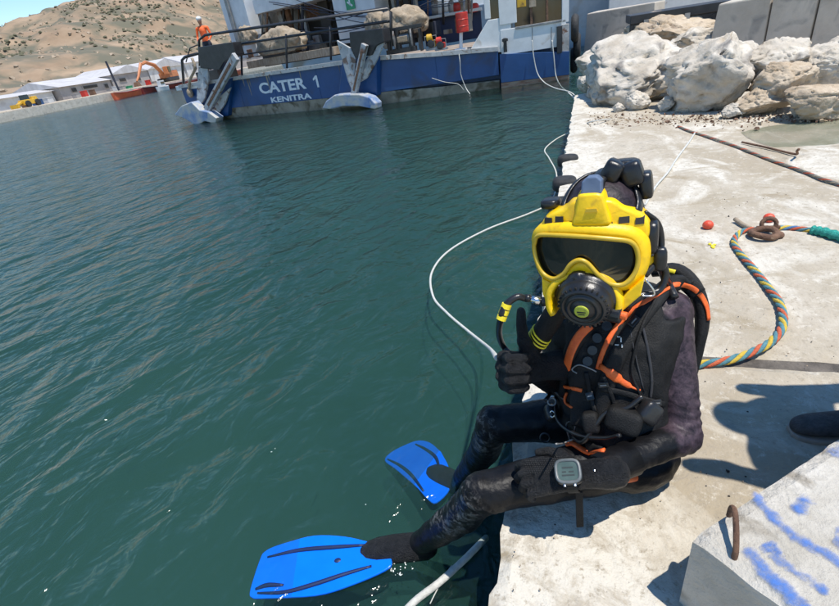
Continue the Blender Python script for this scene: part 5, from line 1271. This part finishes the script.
hull_boat(18, 24, -1.5, .75, orr, 'orange red open boat left of the dark red barge', None, dr)
hull_boat(24.5, 44, -1.6, .7, dr, 'long dark red barge moored below the excavator', None, M['black'])
hull_boat(25, 28, -4.0, .55, fw, 'small white cabin boat alongside the dark red barge', (.3, .75, .9))
hull_boat(34, 40, -4.2, .28, fw, 'low white open boat beside the dark red barge', None, fg)
hull_boat(45, 60, -1.6, .8, orr, 'orange hulled boat right of the dark red barge', (.2, .4, 1.0), M['black'])
# yellow loader and odds and ends
ld = empty('loader', shw(8, 3, 1), 'yellow wheel loader on the left of the far quay', 'loader')
mb = MB(); mb.box(shw(8.2, 3, 1.6), (2.2, 1.1, .6), SH.M, .9); mb.box(shw(9.0, 3, 1.95), (.9, .9, .4), SH.M, .9); mb.build('body', M['yellow_m'], ld, bevel=.06)
mb = MB(); mb.box(shw(7.9, 3, 2.15), (.7, .8, .6), SH.M, .9); mb.build('cab', M['glass'], ld)
for s_ in (7.5, 9.0):
    mb = MB(); mb.lathe(shw(s_, 2.3, 1.4), SH.n, [(0, .15), (0, .38), (.3, .38), (.3, .15)], 14); mb.build('wheel', M['rubber'], ld)
mb = MB(); mb.beam(shw(7.2, 3, 1.7), shw(6.2, 3, 1.35), .5, .16); mb.box(shw(6.0, 3, 1.3), (.3, 1.1, .45), SH.M); mb.build('bucket', M['yellow_m'], ld)
rnd = random.Random(12); cols = [('grey', fg), ('white', fw), ('blue', M['blue']), ('rust brown', M['rust']), ('red', M['red']), ('green', M['green'])]
for i in range(14):
    nm, m_ = cols[[0, 1, 0, 3, 2, 1, 0, 4, 3, 1, 0, 5, 4, 0][i]]; s_ = 2 + i * 3.1; w_ = rnd.uniform(.5, 1.5); h_ = rnd.uniform(.35, .8)
    mb = MB(); mb.box(shw(s_, 6.5 + (i % 3), 1 + h_ / 2), (w_, .8, h_), SH.M, .96); mb.box(shw(s_, 6.5 + (i % 3), 1 + h_ + .04), (w_ * 1.05, .85, .08), SH.M)
    top(mb.build('crate', m_, bevel=.02), '%s box on the far quay, %s from the left in its row' % (nm, ['first', 'second', 'third', 'fourth', 'fifth', 'sixth', 'seventh', 'eighth', 'ninth', 'tenth', 'eleventh', 'twelfth', 'thirteenth', 'last'][i]), 'crate', 'boxes standing on the far quay')

# ================================================================ ROPES AND SMALL THINGS ON THE QUAY
# laid mooring rope: four coloured strands twisted round each other
def laid(px, r, cols, pitch, name, label, z=None, k=14):
    pts = catmull([PX(x, y, QZ + r * 1.0) for x, y in px], k); L_ = [0]
    for i in range(1, len(pts)): L_.append(L_[-1] + (pts[i] - pts[i - 1]).length)
    tot = L_[-1]; n_ = int(tot / (pitch / 9)); P_ = []; j = 0
    for i in range(n_ + 1):
        s_ = tot * i / n_
        while j < len(L_) - 2 and L_[j + 1] < s_: j += 1
        P_.append(pts[j].lerp(pts[j + 1], (s_ - L_[j]) / max(1e-9, L_[j + 1] - L_[j])))
    e = empty(name, P_[0], label, 'rope', 'braided ropes on the quay')
    K = len(cols)
    for c, m_ in enumerate(cols):
        q = []
        for i, p in enumerate(P_):
            t = (P_[min(i + 1, n_)] - P_[max(i - 1, 0)]).normalized(); sd = t.cross(V((0, 0, 1))).normalized(); u = sd.cross(t)
            a = 2 * math.pi * (tot * i / n_) / pitch + 2 * math.pi * c / K; rr = r * .52
            q.append(p + sd * math.cos(a) * rr + u * math.sin(a) * rr)
        mb = MB(); mb.tube(q, r * .50, 7); mb.build('strand', m_, e, smooth=True)
    return e
st = lambda n_, a, b: mat('strand_' + n_, a, b, 50, .75, bump=.6, bscale=220)
teal = st('teal', (.06, .20, .24), (.13, .30, .34)); blu = st('blue', (.06, .16, .34), (.12, .26, .45)); yel = st('yellow', (.62, .42, .04), (.72, .52, .08)); rd = st('red', (.55, .09, .04), (.65, .16, .06)); tan = st('tan', (.30, .24, .16), (.42, .35, .25)); gry = st('grey', (.16, .16, .14), (.26, .25, .22))
laid([(680, 368), (703, 364), (720, 362), (737, 358), (755, 351), (772, 341), (783, 325), (780, 304), (768, 287), (752, 267), (739, 252), (734, 241), (741, 232), (757, 229)], .0165, [teal, rd, teal, yel], .16, 'mooring_rope', 'thick teal, red and yellow rope curving from the rusty ring towards the diver')
laid([(772, 229), (785, 228), (800, 229), (816, 231)], .016, [teal, rd, blu, yel], .14, 'mooring_rope', 'short stretch of coloured rope between rusty ring and green chafe sleeve')
laid([(678, 126), (690, 131), (712, 138), (738, 147), (768, 159), (800, 170), (820, 178), (845, 186), (880, 195)], .0115, [gry, tan, gry, rd], .16, 'mooring_rope', 'thin weathered rope running diagonally from the boulders to the right edge')
mb = MB(); mb.tube(catmull([PX(812, 230, QZ + .025), PX(824, 232, QZ + .03), PX(845, 238, QZ + .03), PX(880, 246, QZ + .03)], 8), [.024 + .004 * math.sin(i * 1.7) for i in range(25)], 12)
top(mb.build('chafe_sleeve', mat('green_sleeve', (.02, .30, .24), (.05, .48, .38), 60, .8, bump=1, bscale=90), smooth=True), 'bright green plastic sleeve round the rope at the right edge', 'sleeve')
# rope end, shackle and ring
rg = empty('mooring_ring', PX(765, 235, QZ), 'rusty iron mooring ring lying flat where the coloured ropes meet', 'ring')
c = PX(764, 233, QZ + .03)
mb = MB(); mb.tube([c + V((math.cos(a) * .060, math.sin(a) * .060, .006 * math.sin(a * 2))) for a in [2 * math.pi * i / 28 for i in range(29)]], .017, 10, cap=False); mb.build('ring', M['rust'], rg, smooth=True)
c2 = PX(769, 224, QZ + .05); mb = MB(); mb.tube([c2 + V((math.cos(a) * .035, .01 * math.sin(a), .030 * math.sin(a))) for a in [2 * math.pi * i / 20 for i in range(21)]], .012, 8, cap=False); mb.build('shackle', M['rust'], rg, smooth=True)
mb = MB(); mb.tube([c2 + V((-.055, 0, -.02)), c2 + V((.055, .0, -.02))], .011, 8); mb.build('pin', M['rust'], rg)
mb = MB(); mb.ell(PX(778, 235, QZ + .02), .03, .028, .022); mb.build('lug', M['rust'], rg, smooth=True)
line([PX(750, 228, QZ + .02), PX(742, 224, QZ + .02), PX(735, 219, QZ + .025)], .012, 'frayed orange tan rope end poking out left of the rusty ring', 'rope_end', 'canvas')
M['ball'] = mat('red_ball', (.60, .05, .02), (.72, .09, .035), 12, .35, bump=.3)
for px, py, lab in ((708, 221, 'red ball lying alone on the pale concrete left of the ring'), (769, 214, 'red ball just behind the rusty ring')):
    mb = MB(); mb.ell(PX(px, py + 4, QZ + .026), .030, .030, .028, None, 20, 12); top(mb.build('ball', M['ball'], smooth=True), lab, 'ball', 'red balls on the quay')
mb = MB(); rnd = random.Random(3)
for i in range(7): mb.ell(PX(713 + rnd.gauss(0, 2.4), 246 + rnd.gauss(0, 1.3), QZ + .006), rnd.uniform(.006, .012), rnd.uniform(.005, .01), .006, None, 8, 5)
top(mb.build('yellow_crumbs', M['tapey'], smooth=True), 'small yellow crumbs on the concrete below the lone red ball', 'crumbs', kind='stuff')
# bent reinforcing bar behind
mb = MB(); mb.tube(catmull([PX(742, 142, QZ + .008), PX(765, 147, QZ + .01), PX(790, 153, QZ + .012), PX(797, 154, QZ + .02), PX(797, 151, QZ + .07), PX(799, 149, QZ + .09)], 6), .009, 8)
top(mb.build('bent_bar', M['rust'], smooth=True), 'thin rusty bar with an upturned hook lying beyond the weathered rope', 'bar')
line([PX(696, 131, QZ + .012), PX(689, 142, QZ + .012), PX(677, 158, QZ + .012), PX(668, 172, QZ + .012), PX(656, 186, QZ + .012), PX(645, 205, QZ + .012)], .008, 'thin pale cord lying on the concrete behind the diver head', 'cord')
# white float line looping over the water, held by the diver
line([PT(497, 358, DR), PX(488, 347, .16), PX(468, 331, .03), PX(447, 313, .012), PX(433, 296, .012), PX(432, 272, .012), PX(450, 250, .012), PX(488, 229, .012), PX(528, 214, .012), PX(548, 204, .012), PX(556, 190, .012), PX(556, 172, .012), PX(549, 158, .012), PX(545, 149, .015), PX(558, 138, .03), PX(573, 131, .1), PX(590, 122, QZ + .03), PX(610, 119, QZ + .02)], .0085, 'long white float line looping over the water from the diver fist to the boulders')
line([PX(385, 640, .0), PX(410, 606, .012), PX(440, 582, .014), PX(463, 561, .014), PX(478, 546, .0), PX(486, 538, -.06)], .0125, 'thick white hose floating beside the quay edge under the diver', 'hose', 'line', cat='hose')
line([PX(448, 578, .0), PX(452, 566, .01), PX(446, 574, .01), PX(436, 592, .005), PX(430, 604, .0)], .002, 'thin frayed twine trailing from the floating white hose', 'twine', 'line', cat='twine')

# ================================================================ CONCRETE BLOCK with blue paint
bc = PX(671, 597, QZ); best = None
for i in range(60):
    h_ = .04 + i * .005; q = PX(694, 536, QZ + h_); d = (q.xy - bc.xy).length
    if best is None or d < best[0]: best = (d, h_)
BH = best[1]; zt = QZ + BH
a = PX(694, 536, zt); b = PX(839, 437, zt); c = PX(781, 603, zt)
d1 = (b - a).normalized(); d2 = (c - a).normalized()
blk = empty('concrete_block', (a.x + .3, a.y - .1, QZ), 'pale concrete block with blue paint strokes in the lower right corner', 'block')
def bl(u, v_, z): p = a + d1 * u + d2 * v_; return V((p.x, p.y, z))
mb = MB(); N1, N2 = 44, 40; U, W_ = 1.3, 1.0; g = []
def bump_(x, y): return .006 * noise.noise(V((x * 6, y * 6, 2))) + .003 * noise.noise(V((x * 25, y * 25, 4)))
for j in range(N2 + 1):
    for i in range(N1 + 1):
        u = U * i / N1; v_ = W_ * j / N2; e = min(u, v_)
        p = bl(u, v_, zt + bump_(u, v_) - (max(0, .03 - u) ** 2 + max(0, .03 - v_) ** 2) * 12)
        if u < 1e-6: p -= d1 * (.004 * noise.noise(V((v_ * 20, 1, 0))) + .01 * noise.noise(V((v_ * 5, 3, 0))))
        if v_ < 1e-6: p -= d2 * (.004 * noise.noise(V((u * 20, 5, 0))) + .008 * noise.noise(V((u * 5, 7, 0))))
        g.append(p)
mb.add(g, [(j * (N1 + 1) + i, j * (N1 + 1) + i + 1, (j + 1) * (N1 + 1) + i + 1, (j + 1) * (N1 + 1) + i) for j in range(N2) for i in range(N1)])
ringi = [i for i in range(N1 + 1)] + [j * (N1 + 1) + N1 for j in range(1, N2 + 1)] + [N2 * (N1 + 1) + i for i in range(N1 - 1, -1, -1)] + [j * (N1 + 1) for j in range(N2 - 1, 0, -1)]
low = [V((g[q].x, g[q].y, QZ - .01)) + ((a + d1 * .6 + d2 * .5 - g[q]).normalized() * -.0) for q in ringi]; mids = [V((g[q].x, g[q].y, QZ + BH * .5)) - (d1 * .01 * noise.noise(g[q] * 6)) for q in ringi]
n0 = len(mb.v); nr = len(ringi); mb.v += mids + low
for k in range(nr):
    k2 = (k + 1) % nr; mb.f.append([ringi[k], ringi[k2], n0 + k2, n0 + k]); mb.f.append([n0 + k, n0 + k2, n0 + nr + k2, n0 + nr + k]); mb.m += [0, 0]
M['block'] = mat('block_concrete', (.46, .42, .35), (.64, .60, .53), 5, .9, bump=.8, bscale=40, c3=(.34, .30, .24), s3=11, t3=(.56, .68))
mb.build('block_body', M['block'], blk)
# spray paint strokes: thin film on the top, soft at the edges
def spray_mat():
    m_ = bpy.data.materials.new('blue_spray'); m_.use_nodes = True; n = m_.node_tree; b = n.nodes['Principled BSDF']; L = n.links.new
    b.inputs['Base Color'].default_value = (.06, .17, .50, 1); b.inputs['Roughness'].default_value = .7
    at = n.nodes.new('ShaderNodeAttribute'); at.attribute_name = 'cover'; tc = n.nodes.new('ShaderNodeTexCoord'); ns = n.nodes.new('ShaderNodeTexNoise'); ns.inputs['Scale'].default_value = 30; ns.inputs['Detail'].default_value = 10; ns.inputs['Roughness'].default_value = .7; L(tc.outputs['Object'], ns.inputs['Vector'])
    ad = n.nodes.new('ShaderNodeMath'); ad.operation = 'ADD'; L(at.outputs['Fac'], ad.inputs[0]); sb = n.nodes.new('ShaderNodeMath'); sb.operation = 'SUBTRACT'; L(ns.outputs['Fac'], sb.inputs[0]); sb.inputs[1].default_value = .62; sb.use_clamp = False; ml = n.nodes.new('ShaderNodeMath'); ml.operation = 'MULTIPLY'; L(sb.outputs[0], ml.inputs[0]); ml.inputs[1].default_value = 3.0; L(ml.outputs[0], ad.inputs[1])
    mr = n.nodes.new('ShaderNodeMapRange'); mr.inputs[1].default_value = .0; mr.inputs[2].default_value = 1.0; mr.inputs[4].default_value = .9; L(ad.outputs[0], mr.inputs[0]); L(mr.outputs[0], b.inputs['Alpha'])
    bp = n.nodes.new('ShaderNodeBump'); bp.inputs['Strength'].default_value = .6; bp.inputs['Distance'].default_value = .006; L(ns.outputs['Fac'], bp.inputs['Height']); L(bp.outputs[0], b.inputs['Normal']); return m_
M['spray'] = spray_mat()
def stroke(px, wd):
    pts = catmull([PX(x, y, zt) for x, y in px], 8); mb = MB(); cv = []; C_ = 9
    for i, p in enumerate(pts):
        t = (pts[min(i + 1, len(pts) - 1)] - pts[max(i - 1, 0)]).normalized(); sd = V((-t.y, t.x, 0)); e = min(1, min(i, len(pts) - 1 - i) / 4 + .0)
        for j in range(C_):
            k = (j / (C_ - 1) - .5) * 2; q = p + sd * k * wd * .75; loc = q - a
            # solve for block coordinates to follow its surface
            det = d1.x * d2.y - d1.y * d2.x; u = (loc.x * d2.y - loc.y * d2.x) / det; v_ = (d1.x * loc.y - d1.y * loc.x) / det
            mb.v.append(V((q.x, q.y, zt + bump_(u, v_) + .003))); cv.append(max(0, 1 - abs(k) ** 1.6 * 1.15) * e)
    for i in range(len(pts) - 1):
        for j in range(C_ - 1): mb.f.append([i * C_ + j, i * C_ + j + 1, (i + 1) * C_ + j + 1, (i + 1) * C_ + j]); mb.m.append(0)
    o = mb.build('paint_stroke', M['spray'], blk, smooth=True); ca = o.data.attributes.new('cover', 'FLOAT', 'POINT')
    for i, q in enumerate(cv): ca.data[i].value = q
stroke([(752, 490), (762, 505), (776, 522), (792, 536), (812, 547), (832, 558), (850, 570)], .028)
stroke([(742, 545), (752, 556), (766, 572), (782, 587), (798, 602), (812, 616)], .036)
stroke([(768, 546), (780, 562), (797, 574), (815, 585), (832, 594)], .026)
stroke([(762, 542), (768, 548), (774, 556)], .036)
stroke([(789, 512), (800, 507), (812, 500)], .032)
stroke([(828, 458), (838, 452), (850, 447)], .05)
stroke([(830, 535), (840, 540), (850, 546)], .05)
# reinforcing bar loop
A_, B_ = PX(729, 516, zt - .01), PX(734, 559, zt - .01)
mb = MB(); hh = V((0, 0, 1)); mb.tube(catmull([A_, A_.lerp(B_, .02) + hh * .03, A_.lerp(B_, .25) + hh * .052, A_.lerp(B_, .6) + hh * .048, A_.lerp(B_, .95) + hh * .025, B_], 6), .0058, 10)
mb.build('lifting_loop', M['rust'], blk, smooth=True)

# ================================================================ BYSTANDER at the right, only a shoe in view
ft = PX(789, 434, QZ); fd = V((-.97, -.10, 0)).normalized(); e = empty('person', ft - fd * .3, 'person standing beyond the right edge with only a dark grey shoe in view', 'person')
sd = fd.cross(V((0, 0, 1))).normalized()
if sd.y > 0: sd = -sd
heel = ft - fd * .30
def q_(f_, s_, z): return heel + fd * f_ + sd * s_ + V((0, 0, z))
rings = []; rs = []
for t, wd, hh_, z0 in ((0, .028, .045, 0), (.02, .036, .075, 0), (.06, .038, .10, 0), (.11, .037, .094, 0), (.16, .041, .074, 0), (.21, .046, .056, 0), (.25, .044, .048, 0), (.275, .038, .042, 0), (.292, .028, .034, 0), (.302, .014, .024, 0)):
    rings.append([q_(t, wd * math.cos(a_), .018 + max(0, hh_ * (.5 + .5 * math.sin(a_)))) for a_ in [2 * math.pi * i / 20 for i in range(20)]])
    rs.append([q_(t, (wd + .004) * x, z) for x, z in ((-1, .0), (1, .0), (1.02, .022), (-1.02, .022))])
far_sh = V((.34, .06, 0))
for k in (0, 1):
    of = far_sh * k
    mb = MB(); mb.loft([[p + of for p in r] for r in rings]); mb.build('shoe', mat('grey_knit', (.05, .05, .052), (.09, .09, .092), 50, .9, bump=.8, bscale=150), e, smooth=True, sub=1)
    mb = MB(); mb.loft([[p + of for p in r] for r in rs]); mb.build('sole', mat('shoe_sole', (.22, .20, .18), (.30, .28, .25), 20, .8), e, bevel=.006)
    mb = MB()
    for i in range(5): mb.tube([q_(.10 + .022 * i, -.022, .092 - .008 * i) + of, q_(.105 + .022 * i, 0, .108 - .0105 * i) + of, q_(.10 + .022 * i, .022, .092 - .008 * i) + of], .003, 6)
    mb.build('laces', M['web'], e, smooth=True)
mb = MB(); cap = mb.capsule; K_ = lambda f_, s_, z: q_(f_, s_, z)
hipc = q_(-.03, 0, .82) + far_sh * .3 + V((0, -.16, 0)); upn = V((-.02, .03, 0))
for of, s_ in ((V((0, 0, 0)), 1), (far_sh, -1)):
    hp_ = hipc + (of - far_sh * .5) * .6; cap(hp_, K_(.03, 0, .48) + of, .085, .062); cap(K_(.03, 0, .48) + of, K_(.045, 0, .07) + of, .062, .05)
mb.build('trousers', M['navy'], e, smooth=True)
mb = MB(); cap = mb.capsule; shc = hipc + V((-.03, .02, .50)); lat = V((.5, .85, 0)).normalized()
mb.ell(hipc + V((0, 0, .02)), .16, .16, .13); cap(hipc, shc, .13, .15); cap(shc - lat * .14, shc + lat * .14, .08, .08); cap(shc, shc + V((-.03, 0, .22)), .055, .055); mb.ell(shc + V((-.04, 0, .28)), .09, .085, .12)
for s_ in (-1, 1):
    s0_ = shc + lat * .19 * s_; el = s0_ + V((.02, 0, -.28)) + lat * .08 * s_; wrr = el + V((-.18, 0, .10)) - lat * .05 * s_; cap(s0_, el, .055, .045); cap(el, wrr, .042, .032); cap(wrr, wrr + V((-.09, 0, .02)), .04, .03)
b = mb.build('body', M['navy'], e); remesh(b, .014, 5)
